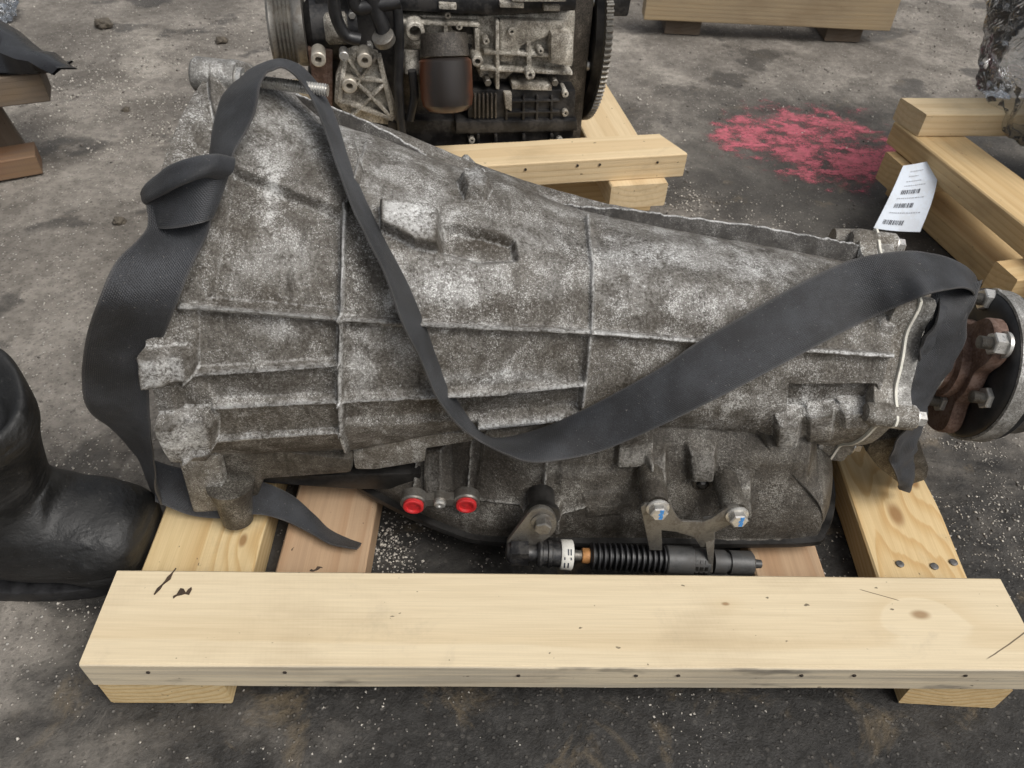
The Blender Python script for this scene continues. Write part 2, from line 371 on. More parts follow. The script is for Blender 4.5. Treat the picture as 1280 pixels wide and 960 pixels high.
def ground_mat():
    b = NB('oily_shaded_yard'); o = b.obj(); x, y, z = b.sep(o)[:3]
    big = b.noise(o, 1.7, 5, 0.6, 0.5); md = b.noise(o, 7, 6, 0.65, 0.3); fn = b.noise(o, 60, 5, 0.7); vf = b.noise(o, 420, 3, 0.7)
    c = b.mix(b.mr(md, 0.34, 0.66), (0.165, 0.149, 0.129), (0.32, 0.292, 0.256))
    c = b.mix(b.mul(b.mr(big, 0.44, 0.62), 0.5), c, (0.115, 0.104, 0.092))
    sand = b.mul(b.mr(b.noise(b.map(o, loc=(5, 9, 0)), 4.3, 5, 0.6), 0.53, 0.66), 0.65)
    c = b.mix(sand, c, (0.42, 0.385, 0.335))
    c = b.mix(b.mul(b.mr(fn, 0.36, 0.70), 0.45), c, (0.060, 0.053, 0.046))
    # oily, damp zone round the near pallet; foreground shade is painted into its colour
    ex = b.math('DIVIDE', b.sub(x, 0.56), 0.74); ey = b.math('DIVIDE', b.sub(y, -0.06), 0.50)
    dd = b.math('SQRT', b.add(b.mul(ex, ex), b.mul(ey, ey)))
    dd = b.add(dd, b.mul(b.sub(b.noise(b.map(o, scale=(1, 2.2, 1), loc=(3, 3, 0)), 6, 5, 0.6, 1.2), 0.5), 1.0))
    wet_shade = b.mr(b.add(dd, b.mul(b.sub(md, 0.5), 0.9)), 1.30, 0.55)
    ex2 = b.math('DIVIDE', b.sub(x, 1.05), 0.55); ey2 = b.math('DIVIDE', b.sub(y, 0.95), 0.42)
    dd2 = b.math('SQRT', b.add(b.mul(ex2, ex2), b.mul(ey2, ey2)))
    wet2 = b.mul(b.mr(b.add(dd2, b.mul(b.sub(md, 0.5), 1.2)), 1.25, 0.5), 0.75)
    wet_shade = b.math('MAXIMUM', wet_shade, wet2)
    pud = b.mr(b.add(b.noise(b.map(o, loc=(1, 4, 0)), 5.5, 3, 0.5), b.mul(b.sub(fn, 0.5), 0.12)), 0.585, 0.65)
    wet_shade = b.math('MAXIMUM', wet_shade, b.mul(pud, 0.62))
    wet_shade_col = b.mix(b.mr(fn, 0.35, 0.68), (0.010, 0.010, 0.0100), (0.038, 0.0368, 0.035))
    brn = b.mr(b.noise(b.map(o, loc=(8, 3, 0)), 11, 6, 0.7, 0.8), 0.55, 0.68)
    wet_shade_col = b.mix(b.mul(brn, 0.6), wet_shade_col, (0.15, 0.115, 0.07))
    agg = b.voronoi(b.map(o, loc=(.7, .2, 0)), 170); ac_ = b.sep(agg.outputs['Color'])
    wet_shade_col = b.mix(b.mul(b.mr(agg.outputs['Distance'], 0.42, 0.25), b.mr(ac_[0], 0.35, 0.9, 0.0, 0.55)), wet_shade_col, b.mix(ac_[1], (0.022, 0.021, 0.020), (0.105, 0.098, 0.088)))
    c = b.mix(b.mul(wet_shade, 0.95), c, wet_shade_col)
    # grit grains pressed into the surface
    vo = b.voronoi(o, 210); vd = vo.outputs['Distance']; vc = b.sep(vo.outputs['Color'])
    grain = b.mul(b.mr(vd, 0.36, 0.22), b.mr(vc[0], 0.78, 0.82))
    c = b.mix(b.mul(grain, b.mr(wet_shade, 0, 1, 0.75, 0.15)), c, b.mix(vc[1], (0.36, 0.325, 0.28), (0.55, 0.53, 0.49)))
    dgr = b.mul(b.mr(b.voronoi(b.map(o, loc=(.3, .1, 0)), 140).outputs['Distance'], 0.3, 0.2), 0.35)
    c = b.mix(dgr, c, (0.03, 0.027, 0.024))
    h = b.add(b.mul(fn, 1.0), b.add(b.mul(vf, 0.5), b.mul(grain, 0.5)))
    rough = b.sub(b.mr(wet_shade, 0, 1, 0.95, 0.60), b.mul(pud, 0.18))
    return b.fin(c, rough, 0, b.bump(h, 0.9, 0.003), 0.25)
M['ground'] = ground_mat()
M['grit'] = plain('pale_grit', (0.47, 0.44, 0.39), 0.8, 0, 0.45, 130)
M['grit_dark'] = plain('grey_grit', (0.15, 0.135, 0.12), 0.9, 0, 0.5, 110)
def pink_mat():
    b = NB('pink_paint'); o = b.obj()
    cv = b.n('ShaderNodeAttribute', attribute_name='cover').outputs['Fac']
    n1 = b.noise(o, 45, 5, 0.65); n2 = b.noise(b.map(o, loc=(2, 7, 0)), 260, 4, 0.7); n3 = b.noise(b.map(o, scale=(1, 1.6, 1)), 110, 4, 0.7)
    c = b.mix(b.mr(n1, 0.35, 0.68), (0.66, 0.165, 0.215), (0.42, 0.13, 0.15))
    c = b.mix(b.mul(b.mr(n2, 0.5, 0.68), 0.5), c, (0.13, 0.10, 0.085))
    al = b.mr(b.add(cv, b.add(b.mul(b.sub(n2, 0.5), 1.2), b.mul(b.sub(n3, 0.5), 1.0))), 0.30, 0.98)
    b.put(b.b.inputs['Alpha'], b.mul(al, 0.88))
    return b.fin(c, 0.88, 0, b.bump(b.add(n2, n1), 0.5, 0.002), 0.2)
M['pink'] = pink_mat()

# ------------------------------------------------------------------ mesh helpers
class MB:
    def __init__(self): self.v = []; self.f = []; self.uv = None
    def add(self, vs_, fs):
        k = len(self.v); self.v += [tuple(map(float, p)) for p in vs_]; self.f += [tuple(i + k for i in f) for f in fs]; return self
    def prism(self, poly, vec):
        """extrude a 3-D polygon by a vector"""
        n = len(poly); vec = np.array(vec, float)
        vs_ = [np.array(p, float) for p in poly] + [np.array(p, float) + vec for p in poly]
        return self.add(vs_, [tuple(range(n))[::-1], tuple(range(n, 2 * n))] + [(i, (i + 1) % n, n + (i + 1) % n, n + i) for i in range(n)])
    def box(self, c, s, axes=None):
        c = np.array(c, float); ax = np.eye(3) if axes is None else np.array(axes, float)
        hx, hy, hz = [ax[i] * s[i] / 2 for i in range(3)]
        vs_ = [c + a * hx + b_ * hy + d * hz for d in (-1, 1) for b_ in (-1, 1) for a in (-1, 1)]
        return self.add(vs_, [(0, 2, 3, 1), (4, 5, 7, 6), (0, 1, 5, 4), (2, 6, 7, 3), (0, 4, 6, 2), (1, 3, 7, 5)])
    def lathe(self, p0, axis, prof, n=24, cap=True, ph0=0.0):
        """prof: (distance along axis, radius)"""
        p0 = np.array(p0, float); a = np.array(axis, float); a /= np.linalg.norm(a)
        t = np.array([0, 0, 1.0]) if abs(a[2]) < 0.9 else np.array([1.0, 0, 0])
        e1 = np.cross(a, t); e1 /= np.linalg.norm(e1); e2 = np.cross(a, e1)
        vs_ = []; fs = []
        for (d, r) in prof:
            for i in range(n):
                p = ph0 + 2 * math.pi * i / n
                vs_.append(p0 + a * d + r * (math.cos(p) * e1 + math.sin(p) * e2))
        m = len(prof)
        for j in range(m - 1):
            for i in range(n):
                fs.append((j * n + i, j * n + (i + 1) % n, (j + 1) * n + (i + 1) % n, (j + 1) * n + i))
        if cap: fs += [tuple(range(n))[::-1], tuple(range((m - 1) * n, m * n))]
        return self.add(vs_, fs)
    def cyl(self, p0, p1, r0, r1=None, n=20, bev=0.0):
        p0 = np.array(p0, float); p1 = np.array(p1, float); L = np.linalg.norm(p1 - p0); r1 = r0 if r1 is None else r1
        pr = [(0, r0), (L, r1)] if not bev else [(0, r0 - bev), (bev * 0.4, r0 - bev * 0.3), (bev, r0), (L - bev, r1), (L - bev * 0.4, r1 - bev * 0.3), (L, r1 - bev)]
        return self.lathe(p0, p1 - p0, pr, n)
    def tube(self, pts, r, n=10):
        P = spline(np.array(pts, float), 6); vs_ = []; fs = []
        rr = r if hasattr(r, '__len__') else None
        prev = np.array([0.3, 0.2, 0.9])
        m = len(P)
        for j in range(m):
            t = P[min(j + 1, m - 1)] - P[max(j - 1, 0)]; t /= np.linalg.norm(t) + 1e-12
            e1 = prev - t * (prev @ t); e1 /= np.linalg.norm(e1); prev = e1; e2 = np.cross(t, e1)
            R_ = r if rr is None else np.interp(j / (m - 1), np.linspace(0, 1, len(rr)), rr)
            for i in range(n):
                p = 2 * math.pi * i / n; vs_.append(P[j] + R_ * (math.cos(p) * e1 + math.sin(p) * e2))
        for j in range(m - 1):
            for i in range(n): fs.append((j * n + i, j * n + (i + 1) % n, (j + 1) * n + (i + 1) % n, (j + 1) * n + i))
        fs += [tuple(range(n))[::-1], tuple(range((m - 1) * n, m * n))]
        return self.add(vs_, fs)
    def build(self, name, mat, parent=None, smooth=None, bevel=0.0, segs=2):
        me = bpy.data.meshes.new(name); me.from_pydata(self.v, [], self.f); me.update()
        if bevel or True:
            bm = bmesh.new(); bm.from_mesh(me)
            bmesh.ops.recalc_face_normals(bm, faces=bm.faces)
            if bevel:
                es = [e for e in bm.edges if len(e.link_faces) == 2 and e.calc_face_angle(0) > 0.6]
                bmesh.ops.bevel(bm, geom=es, offset=bevel, segments=segs, affect='EDGES', profile=0.6, clamp_overlap=True)
            bm.to_mesh(me); bm.free()
        return link(name, me, mat, parent, smooth)

def link(name, me, mat, parent=None, smooth=None):
    me.materials.append(M[mat] if isinstance(mat, str) else mat)
    o = bpy.data.objects.new(name, me); col.objects.link(o)
    if smooth is None: smooth = 35
    if smooth:
        me.shade_smooth()
        if smooth < 180: me.set_sharp_from_angle(angle=math.radians(smooth))
    if parent is not None: adopt(o, parent)
    return o

WORLD = {}
def wmat(o): return WORLD.get(o.name, Matrix.Identity(4))
def adopt(o, parent):
    o.parent = parent; o.matrix_parent_inverse = wmat(parent).inverted()
def thing(name, label, cat, loc, group=None):
    o = bpy.data.objects.new(name, None); col.objects.link(o); o.location = tuple(map(float, loc)); o.empty_display_size = 0.05
    WORLD[o.name] = Matrix.Translation(o.location)
    o['label'] = label; o['category'] = cat
    if group: o['group'] = group
    return o
def tag(o, label, cat, group=None):
    o['label'] = label; o['category'] = cat
    if group: o['group'] = group
    return o

def spline(P, k=8):
    P = np.asarray(P, float)
    if len(P) < 3: return np.array([P[0] + (P[-1] - P[0]) * t for t in np.linspace(0, 1, k + 1)])
    Q = np.vstack([2 * P[0] - P[1], P, 2 * P[-1] - P[-2]]); out = []
    for i in range(1, len(Q) - 2):
        p0, p1, p2, p3 = Q[i - 1], Q[i], Q[i + 1], Q[i + 2]
        for t in np.linspace(0, 1, k, endpoint=False):
            out.append(0.5 * ((2 * p1) + (-p0 + p2) * t + (2 * p0 - 5 * p1 + 4 * p2 - p3) * t * t + (-p0 + 3 * p1 - 3 * p2 + p3) * t ** 3))
    out.append(P[-1]); return np.array(out)

def grid_faces(nr, nc, wrap=False):
    i = np.arange(nr - 1)[:, None]; j = np.arange(nc if wrap else nc - 1)[None, :]
    j2 = (j + 1) % nc
    return np.stack(np.broadcast_arrays(i * nc + j, i * nc + j2, (i + 1) * nc + j2, (i + 1) * nc + j), -1).reshape(-1, 4)
def np_mesh(name, V, Fq):
    me = bpy.data.meshes.new(name)
    V = np.ascontiguousarray(V, np.float32); Fq = np.ascontiguousarray(Fq, np.int32)
    k = Fq.shape[1]
    me.vertices.add(len(V)); me.vertices.foreach_set('co', V.ravel())
    me.loops.add(Fq.size); me.loops.foreach_set('vertex_index', Fq.ravel())
    me.polygons.add(len(Fq)); me.polygons.foreach_set('loop_start', np.arange(0, Fq.size, k, dtype=np.int32))
    me.update(calc_edges=True); me.validate(); return me

def board(name, mat, parent, c, ex, L, W, T, roll_axis=None, bev=0.0018, wob=0.0008, seed=0, skew0=0.0, skew1=0.0, wane=0.0):
    """a sawn board: local X along its length, Y its width, Z its thickness"""
    ex = np.array(ex, float); ex /= np.linalg.norm(ex)
    ez = np.array([0, 0, 1.0]) if roll_axis is None else np.array(roll_axis, float)
    ez = ez - ex * (ez @ ex); ez /= np.linalg.norm(ez); ey = np.cross(ez, ex)
    nx = max(8, int(L / 0.012)); xs = np.linspace(-L / 2, L / 2, nx)
    prof = []
    hw, ht = W / 2, T / 2
    for sy, sz in ((-1, -1), (1, -1), (1, 1), (-1, 1)):
        for k in (0, 1):
            a = (k == 1) ^ (sy * sz < 0)
            prof.append((sy * (hw - (bev if a else 0)), sz * (ht - (0 if a else bev))))
    prof = np.array(prof); n = len(prof)
    V = []
    for x in xs:
        P = np.zeros((n, 3)); P[:, 1:] = prof
        nz = fbm(np.full(n, x * 9 + seed), prof[:, 0] * 30, prof[:, 1] * 30, seed, 3) * wob
        P[:, 1] += nz * np.sign(prof[:, 0]); P[:, 2] += nz * np.sign(prof[:, 1]) * 0.6
        if wane: P[:, 1] -= (prof[:, 0] < 0) * (-wane) * max(0, vnoise(np.array([x * 14.0 + seed]), np.array([0.5]), None, seed)[0])
        P[:, 0] = x
        tt = (x + L / 2) / L
        P[:, 0] += prof[:, 0] * (skew0 * (1 - tt) + skew1 * tt)
        V.append(P)
    V = np.vstack(V); F = [tuple(map(int, f)) for f in grid_faces(nx, n, True)] + [tuple(range(n)), tuple(range((nx - 1) * n, nx * n))[::-1]]
    me = bpy.data.meshes.new(name); me.from_pydata(V.tolist(), [], F)
    bm = bmesh.new(); bm.from_mesh(me); bmesh.ops.recalc_face_normals(bm, faces=bm.faces); bm.to_mesh(me); bm.free()
    o = link(name, me, mat, None, 30)
    mt = Matrix.Identity(4)
    for r in range(3): mt[r][0] = ex[r]; mt[r][1] = ey[r]; mt[r][2] = ez[r]; mt[r][3] = c[r]
    if parent is not None:
        adopt(o, parent)
    o.matrix_basis = mt; WORLD[o.name] = mt
    return o

_nail = None
def nail(parent, p, n, r=0.0035, mat='nailhead', h=0.0012):
    n = np.array(n, float); n /= np.linalg.norm(n); p = np.array(p, float)
    o = MB().lathe(p - n * 0.004, n, [(0, r * 0.6), (0.004, r), (0.004 + h * 0.6, r), (0.004 + h, r * 0.7)], 10).build('nail', mat, None)
    adopt(o, parent); return o

# ================================================================== GROUND
def gheight(x, y):
    return 0.0022 * fbm(x * 6, y * 6, None, 3, 4) + 0.0012 * fbm(x * 38, y * 38, None, 5, 3) - 0.0026
def axis_coords(lo, hi, step, far):
    a = np.arange(lo, hi + step / 2, step); out = [a]
    d = step; l = lo; left = []
    while l > -far: d *= 1.35; l -= d; left.append(l)
    d = step; h_ = hi; right = []
    while h_ < far: d *= 1.35; h_ += d; right.append(h_)
    return np.concatenate([left[::-1], a, right])
gx = axis_coords(-1.3, 2.3, 0.009, 400); gy = axis_coords(-0.5, 2.6, 0.009, 400)
GX, GY = np.meshgrid(gx, gy)
GZ = gheight(GX, GY)
far_ = np.maximum(np.maximum(-1.3 - GX, GX - 2.3), np.maximum(-0.5 - GY, GY - 2.6))
GZ = np.where(far_ > 0, GZ * np.exp(-far_), GZ)
gme = np_mesh('ground', np.stack([GX, GY, GZ], -1).reshape(-1, 3), grid_faces(len(gy), len(gx)))
ground = link('ground', gme, 'ground', None, 180); ground['kind'] = 'structure'; ground['label'] = 'dark oil stained gritty yard ground with painted-in shade'

# grit: far too many grains to count
def grit(name, mat, n, clusters, label, rmin, rmax, uniform=0.4):
    pts = []
    nu = int(n * uniform)
    X = rng.uniform(-1.1, 2.0, nu); Y = rng.uniform(-0.2, 2.2, nu)
    keep = rng.uniform(0, 1, nu) < np.clip(0.5 + 1.6 * fbm(X * 5, Y * 5, None, 11, 3), 0.03, 1) * np.clip(0.16 + 0.9 * Y, 0.07, 1)
    pts.append(np.stack([X[keep], Y[keep]], 1))
    tot = sum(c[4] for c in clusters)
    for (cx, cy, sx, sy, wt) in clusters:
        k = int(n * (1 - uniform) * wt / tot)
        a = rng.normal(0, 1, (k, 2)) * (sx, sy) + (cx, cy)
        kp = rng.uniform(0, 1, k) < np.clip(0.55 + 1.8 * fbm(a[:, 0] * 14, a[:, 1] * 14, None, 23, 3), 0.0, 1)
        pts.append(a[kp])
    P = np.vstack(pts); P = P[P[:, 1] > -0.25]; k = len(P)
    oct_v = np.array([[1, 0, 0], [0, 1, 0], [-1, 0, 0], [0, -1, 0], [0, 0, 1], [0, 0, -1], [.6, .6, .55], [-.6, .5, .6]], float)[:6]
    r = rmin + (rmax - rmin) * rng.uniform(0, 1, k) ** 3 * np.clip(0.45 + 0.5 * P[:, 1], 0.45, 1.1)
    V = oct_v[None] * r[:, None, None] * rng.uniform(0.6, 1.25, (k, 6, 1)) + rng.normal(0, 0.16, (k, 6, 3)) * r[:, None, None]
    V[:, :, 2] *= 0.75
    an = rng.uniform(0, 6.28, k); ca, sa = np.cos(an)[:, None], np.sin(an)[:, None]
    x = V[..., 0] * ca - V[..., 1] * sa; y = V[..., 0] * sa + V[..., 1] * ca
    V = np.stack([x + P[:, 0:1], y + P[:, 1:2], V[..., 2] + (gheight(P[:, 0], P[:, 1]) + r * 0.35)[:, None]], -1)
    F = np.array([[0, 1, 4], [1, 2, 4], [2, 3, 4], [3, 0, 4], [1, 0, 5], [2, 1, 5], [3, 2, 5], [0, 3, 5]])
    F = (F[None] + (np.arange(k) * 6)[:, None, None]).reshape(-1, 3)
    o = link(name, np_mesh(name, V.reshape(-1, 3), F), mat, None, 0)
    o['kind'] = 'stuff'; o['label'] = label; o['category'] = 'grit'
    return o
def gp(x, y): p = onz(x, y); return p[0], p[1]
cl = [(*gp(1215, 600), .045, .05, 2.6), (*gp(1190, 560), .03, .03, 1.2), (*gp(1250, 680), .07, .05, 1.0), (*gp(500, 690), .05, .03, 1.6), (*gp(470, 670), .02, .02, 1.0),
      (*gp(850, 910), .05, .04, .5), (*gp(420, 890), .07, .04, .35), (*gp(1000, 700), .05, .03, .8), (*gp(880, 255), .07, .06, 2.0), (*gp(960, 280), .06, .05, .8),
      (*gp(110, 100), .14, .12, 3.0), (*gp(180, 170), .12, .08, 2.0), (*gp(90, 420), .12, .1, 1.2), (*gp(100, 560), .05, .05, .8), (*gp(60, 800), .06, .05, .6), (*gp(250, 30), .2, .15, 2.0),
      (*gp(1210, 300), .05, .05, 1.0)]
grit('loose_grit', 'grit', 24000, cl, 'pale salt like grit scattered over the yard', 0.0006, 0.0032, 0.55)
grit('dark_gravel', 'grit_dark', 15000, cl, 'small grey gravel crumbs lying over the yard', 0.0007, 0.0034, 0.85)

# pink paint: sprayed patch, broken up by the rough ground
def pink_patch():
    st = 0.0026
    xs = np.arange(0.70, 1.20, st); ys = np.arange(0.84, 1.34, st); X, Y = np.meshgrid(xs, ys)
    poly = [(895, 160), (960, 135), (1010, 143), (1075, 150), (1130, 185), (1128, 208), (1095, 222), (1088, 238), (1030, 222), (990, 215), (955, 195), (905, 182)]
    px, py = project(np.stack([X, Y, 0 * X], -1))
    d = poly_sd(px, py, np.array(poly, float))
    n = fbm(X * 40, Y * 60, None, 31, 5) * 1.25 + fbm(X * 9, Y * 13, None, 37, 2) * 0.55 
    hot = np.exp(-(((px - 1100) / 40) ** 2 + ((py - 200) / 10) ** 2)) * 0.5 + np.exp(-(((px - 1000) / 22) ** 2 + ((py - 180) / 22) ** 2)) * 0.4
    cov = 1 / (1 + np.exp(-(n * 0.8 + hot + np.clip(-d / 26, -1.8, 0.30) - 0.10) * 2.6))
    keep = (cov > 0.04)
    V = np.stack([X, Y, gheight(X, Y) + 0.0012], -1).reshape(-1, 3)
    Fq = grid_faces(len(ys), len(xs)); Fq = Fq[keep.ravel()[Fq].any(1)]
    used = np.unique(Fq); mp = np.zeros(len(V), np.int64); mp[used] = np.arange(len(used))
    me_ = np_mesh('paint_mark', V[used], mp[Fq])
    a_ = me_.attributes.new('cover', 'FLOAT', 'POINT'); a_.data.foreach_set('value', np.ascontiguousarray(cov.ravel()[used], np.float32))
    tag(link('paint_mark', me_, 'pink', None, 180), 'faded pink spray paint patch on the dark ground', 'paint mark')
def poly_sd(px, py, poly):
    """signed distance to polygon (negative inside)"""
    d = np.full(px.shape, 1e9); ins = np.zeros(px.shape, bool); n = len(poly)
    for i in range(n):
        a, b_ = poly[i], poly[(i + 1) % n]
        d = np.minimum(d, seg_d(px, py, a, b_))
        c = ((a[1] > py) != (b_[1] > py)) & (px < (b_[0] - a[0]) * (py - a[1]) / (b_[1] - a[1] + 1e-12) + a[0]); ins ^= c
    return np.where(ins, -d, d)
def seg_d(px, py, a, b_):
    dx, dy = b_[0] - a[0], b_[1] - a[1]; L = dx * dx + dy * dy + 1e-12
    t = np.clip(((px - a[0]) * dx + (py - a[1]) * dy) / L, 0, 1)
    return np.hypot(px - a[0] - t * dx, py - a[1] - t * dy)
pink_patch()

def clod(px, py, r, seed, label):
    p = onz(px, py); bm = bmesh.new(); bmesh.ops.create_icosphere(bm, subdivisions=4, radius=r)
    for v in bm.verts:
        q = v.co / r
        k = 1 + 0.85 * float(fbm(np.array([q.x * 1.7 + seed]), np.array([q.y * 1.7]), np.array([q.z * 1.7]), seed, 5)[0])
        v.co = Vector((q.x * r * k * 1.2, q.y * r * k, q.z * r * k * 0.7 + r * 0.45))
    me = bpy.data.meshes.new('dirt_clod'); bm.to_mesh(me); bm.free()
    o = link('dirt_clod', me, 'soil', None, 180); o.location = (p[0], p[1], -0.002); tag(o, label, 'clod')
clod(149, 277, 0.0075, 1, 'round brown dirt clod beside the knotted strap')
clod(131, 34, 0.017, 2, 'large dark clod of dirt on the sandy ground behind')
clod(277, 52, 0.010, 3, 'flat dirt clod near the top lug of the bell housing')
clod(157, 137, 0.006, 4, 'tiny dark clod on the bare ground left of the bell housing')

# ================================================================== NEAR SKID
skid = thing('wooden_skid', 'pale new lumber skid carrying the gearbox', 'skid', (0.4, 0.25, 0), 'lumber skids')
BL = 0.803
fb = board('front_beam', 'w_beam', skid, (BL / 2, 0.0445, 0.0573), (1, 0, 0), BL, 0.089, 0.038, seed=1, skew0=0.0, skew1=0.0)
lr = board('runner', 'w_left', skid, (0.054, 0.272, 0.019), (0, 1, 0), 0.54, 0.106, 0.038, seed=2)
rr = board('runner', 'w_right', skid, (0.765, 0.262, 0.019), (0.05, 1, 0), 0.52, 0.093, 0.038, seed=3, wane=0.012, wob=0.002)
bb = board('back_beam', 'w_left', skid, (BL / 2, 0.497, 0.0573), (1, 0, 0), BL, 0.089, 0.038, seed=4)
mb_ = board('cross_block', 'w_red', skid, (0.172, 0.205, 0.017), (0.03, 1, 0), 0.23, 0.086, 0.034, seed=5)
mb2 = board('cross_block', 'w_red', skid, (0.632, 0.205, 0.012), (0.0, 1, 0), 0.22, 0.07, 0.024, seed=6)
for px_ in (185, 356, 648, 795, 848, 1002, 1068, 1207):
    p = onplane(px_, 841 + (px_ > 600) * 4, (0, -0.0008, 0), np.array([0, 1.0, 0])); nail(fb, p, (0, -1, 0), 0.0017, 'nailrust', 0.0004)
for px_, py_ in ((1125, 705), (1168, 708), (1192, 703)):
    p = onz(px_, py_, 0.039); nail(rr, p, (0, 0, 1), 0.0040, 'nailhead', 0.001)
def scrap(px, py, z, L, wd, ang, seed):
    p = onz(px, py, z); P = []
    for i in range(7):
        t = i / 6 - 0.5
        P.append((p[0] + math.cos(ang) * t * L + 0.1 * wd * math.sin(seed + 5 * t), p[1] + math.sin(ang) * t * L + 0.3 * wd * math.cos(seed + 9 * t), z))
    m = MB(); up = []; lo = []
    for i, q in enumerate(P):
        hw = wd * (0.25 + 0.75 * math.sin(math.pi * (i + 0.6) / 7.2)) * (0.7 + 0.5 * math.sin(seed * 3 + i * 2.1)) / 2
        up.append((q[0] - math.sin(ang) * hw, q[1] + math.cos(ang) * hw, z)); lo.append((q[0] + math.sin(ang) * hw, q[1] - math.cos(ang) * hw, z))
    m.prism(up + lo[::-1], (0, 0, 0.0009)); return m
tag(scrap(229, 741, 0.0764, 0.014, 0.007, 0.4, 1).build('bark_scrap', 'debris'), 'wide flake of dark bark on the pale front beam', 'scrap')
tag(scrap(207, 727, 0.0764, 0.027, 0.0035, 1.15, 2).build('bark_scrap', 'debris'), 'thin sliver of dark bark on the front beam edge', 'scrap')
tag(scrap(395, 712, 0.0764, 0.012, 0.003, 0.4, 4).build('bark_scrap', 'debris'), 'small curl of bark at the back edge of the front beam', 'scrap')

# ================================================================== GEARBOX
gb = thing('gearbox', 'dirty cast aluminium car gearbox lying on the pale lumber skid', 'gearbox', (0.4, 0.28, 0.04))
A = np.array([.06, .33, .227]); B = np.array([.86, .263, .176]); U = (B - A) / np.linalg.norm(B - A)
EF = np.array([0, -1., 0]); EF -= U * (EF @ U); EF /= np.linalg.norm(EF); EU = np.cross(EF, U); EU *= np.sign(EU[2])
def axp(s, f=0.0, u_=0.0): return A + U * s + EF * f + EU * u_
def ons(x, y, s): return onplane(x, y, axp(s), U)
def pol(x, y, s):
    P = ons(x, y, s) - axp(s); f, u_ = P @ EF, P @ EU; return math.hypot(f, u_), math.atan2(u_, f)
RS = np.array([(-.02, .186), (0, .184), (.05, .176), (.11, .166), (.16, .157), (.2, .146), (.24, .135), (.28, .126), (.36, .113), (.46, .106), (.56, .101), (.64, .095), (.7, .09)])
def rad0(s): return np.interp(s, RS[:, 0], RS[:, 1])
# smooth the profile
_ss = np.linspace(-.02, .7, 400); _rr = rad0(_ss)
for _ in range(60): _rr[1:-1] = (_rr[:-2] + _rr[1:-1] * 2 + _rr[2:]) / 4
def rad(s): return np.interp(s, _ss, _rr)

FEAT = []     # (kind, data, height m, soft px): cast-in ribs, pads, bosses and recesses, given where they show on the casting
def rib(path, wpx, h, soft=3.0): FEAT.append(('rib', np.array(path, float), h * 1.1, soft * 0.8, wpx * 0.85))
def pad(poly, h, soft=5.0): FEAT.append(('pad', np.array(poly, float), h, soft, 0))
rib([(230, 382), (330, 390), (430, 398), (510, 403), (600, 408), (740, 414), (870, 425), (940, 432), (1010, 437), (1125, 445)], 7, 0.0085, 2.5)
rib([(243, 465), (330, 460), (425, 453)], 4, 0.006)
rib([(268, 506), (340, 502), (425, 498)], 4, 0.005)
rib([(430, 498), (540, 492), (640, 488), (728, 477)], 5, 0.006)
rib([(240, 549), (330, 541), (425, 535)], 4, 0.005)
rib([(432, 262), (430, 330), (428, 400), (426, 480), (428, 540), (442, 588)], 6, 0.006)
rib([(458, 160), (446, 200), (434, 262)], 3.5, 0.002)
rib([(737, 258), (741, 330), (740, 400), (734, 460), (728, 505)], 4.5, 0.0045)
rib([(600, 526), (660, 520), (722, 513)], 6, 0.008)
pad([(262, 108), (310, 108), (442, 160), (452, 200), (434, 268), (395, 252), (340, 230), (280, 207)], 0.006, 4)
pad([(476, 256), (540, 262), (549, 270), (548, 313), (520, 308), (478, 286)], 0.016, 5)
pad([(553, 276), (640, 300), (644, 322), (600, 326), (553, 314)], -0.010, 9)
pad([(576, 214), (600, 212), (612, 232), (606, 244), (584, 238)], 0.012, 7)
pad([(430, 402), (730, 418), (728, 474), (640, 484), (430, 494)], -0.003, 8)
pad([(430, 500), (600, 494), (726, 482), (722, 510), (600, 522), (430, 530)], -0.006, 6)
pad([(186, 432), (236, 432), (243, 440), (243, 466), (190, 470)], 0.016, 5)
pad([(190, 512), (262, 510), (271, 520), (270, 546), (230, 554), (192, 545)], 0.014, 6)
pad([(245, 385), (422, 400), (420, 450), (246, 462)], -0.004, 6)
pad([(250, 470), (420, 458), (420, 494), (270, 502)], -0.004, 6)
pad([(290, 215), (425, 270), (424, 388), (262, 374)], -0.005, 8)
pad([(770, 290), (900, 300), (1010, 330), (980, 400), (900, 415), (770, 405)], 0.003, 40)
# right hand end: recess window with bosses round it
pad([(988, 482), (1094, 482), (1098, 508), (1044, 510), (1000, 518), (985, 516)], -0.010, 4)
pad([(1050, 506), (1104, 506), (1104, 530), (1054, 531)], 0.006, 6)
pad([(970, 520), (997, 520), (995, 566), (968, 578)], 0.010, 8)
pad([(1010, 514), (1040, 512), (1038, 546), (1010, 548)], 0.005, 6)
pad([(1100, 384), (1140, 378), (1134, 412), (1096, 410)], 0.004, 10)
N_CASE = len(FEAT)
# sump wall
rib([(524, 572), (520, 622)], 4, 0.006)
rib([(592, 548), (588, 612)], 3.5, 0.006)
rib([(683, 574), (678, 634)], 4, 0.006)
rib([(540, 668), (620, 681), (700, 676), (800, 676), (1000, 675)], 5, 0.005)
rib([(690, 640), (730, 628)], 3, 0.003)
rib([(600, 622), (655, 628)], 3, 0.003)
pad([(536, 552), (560, 552), (560, 612), (536, 612)], 0.012, 8)
pad([(808, 556), (830, 556), (830, 624), (806, 624)], 0.015, 7)
pad([(860, 552), (892, 552), (890, 592), (862, 592)], 0.012, 9)
pad([(908, 592), (934, 592), (936, 634), (906, 634)], 0.015, 7)
pad([(772, 548), (815, 542), (812, 572), (770, 574)], 0.012, 4)
pad([(655, 622), (698, 622), (700, 660), (652, 660)], 0.010, 8)
pad([(700, 590), (790, 585), (790, 630), (700, 640)], 0.003, 14)
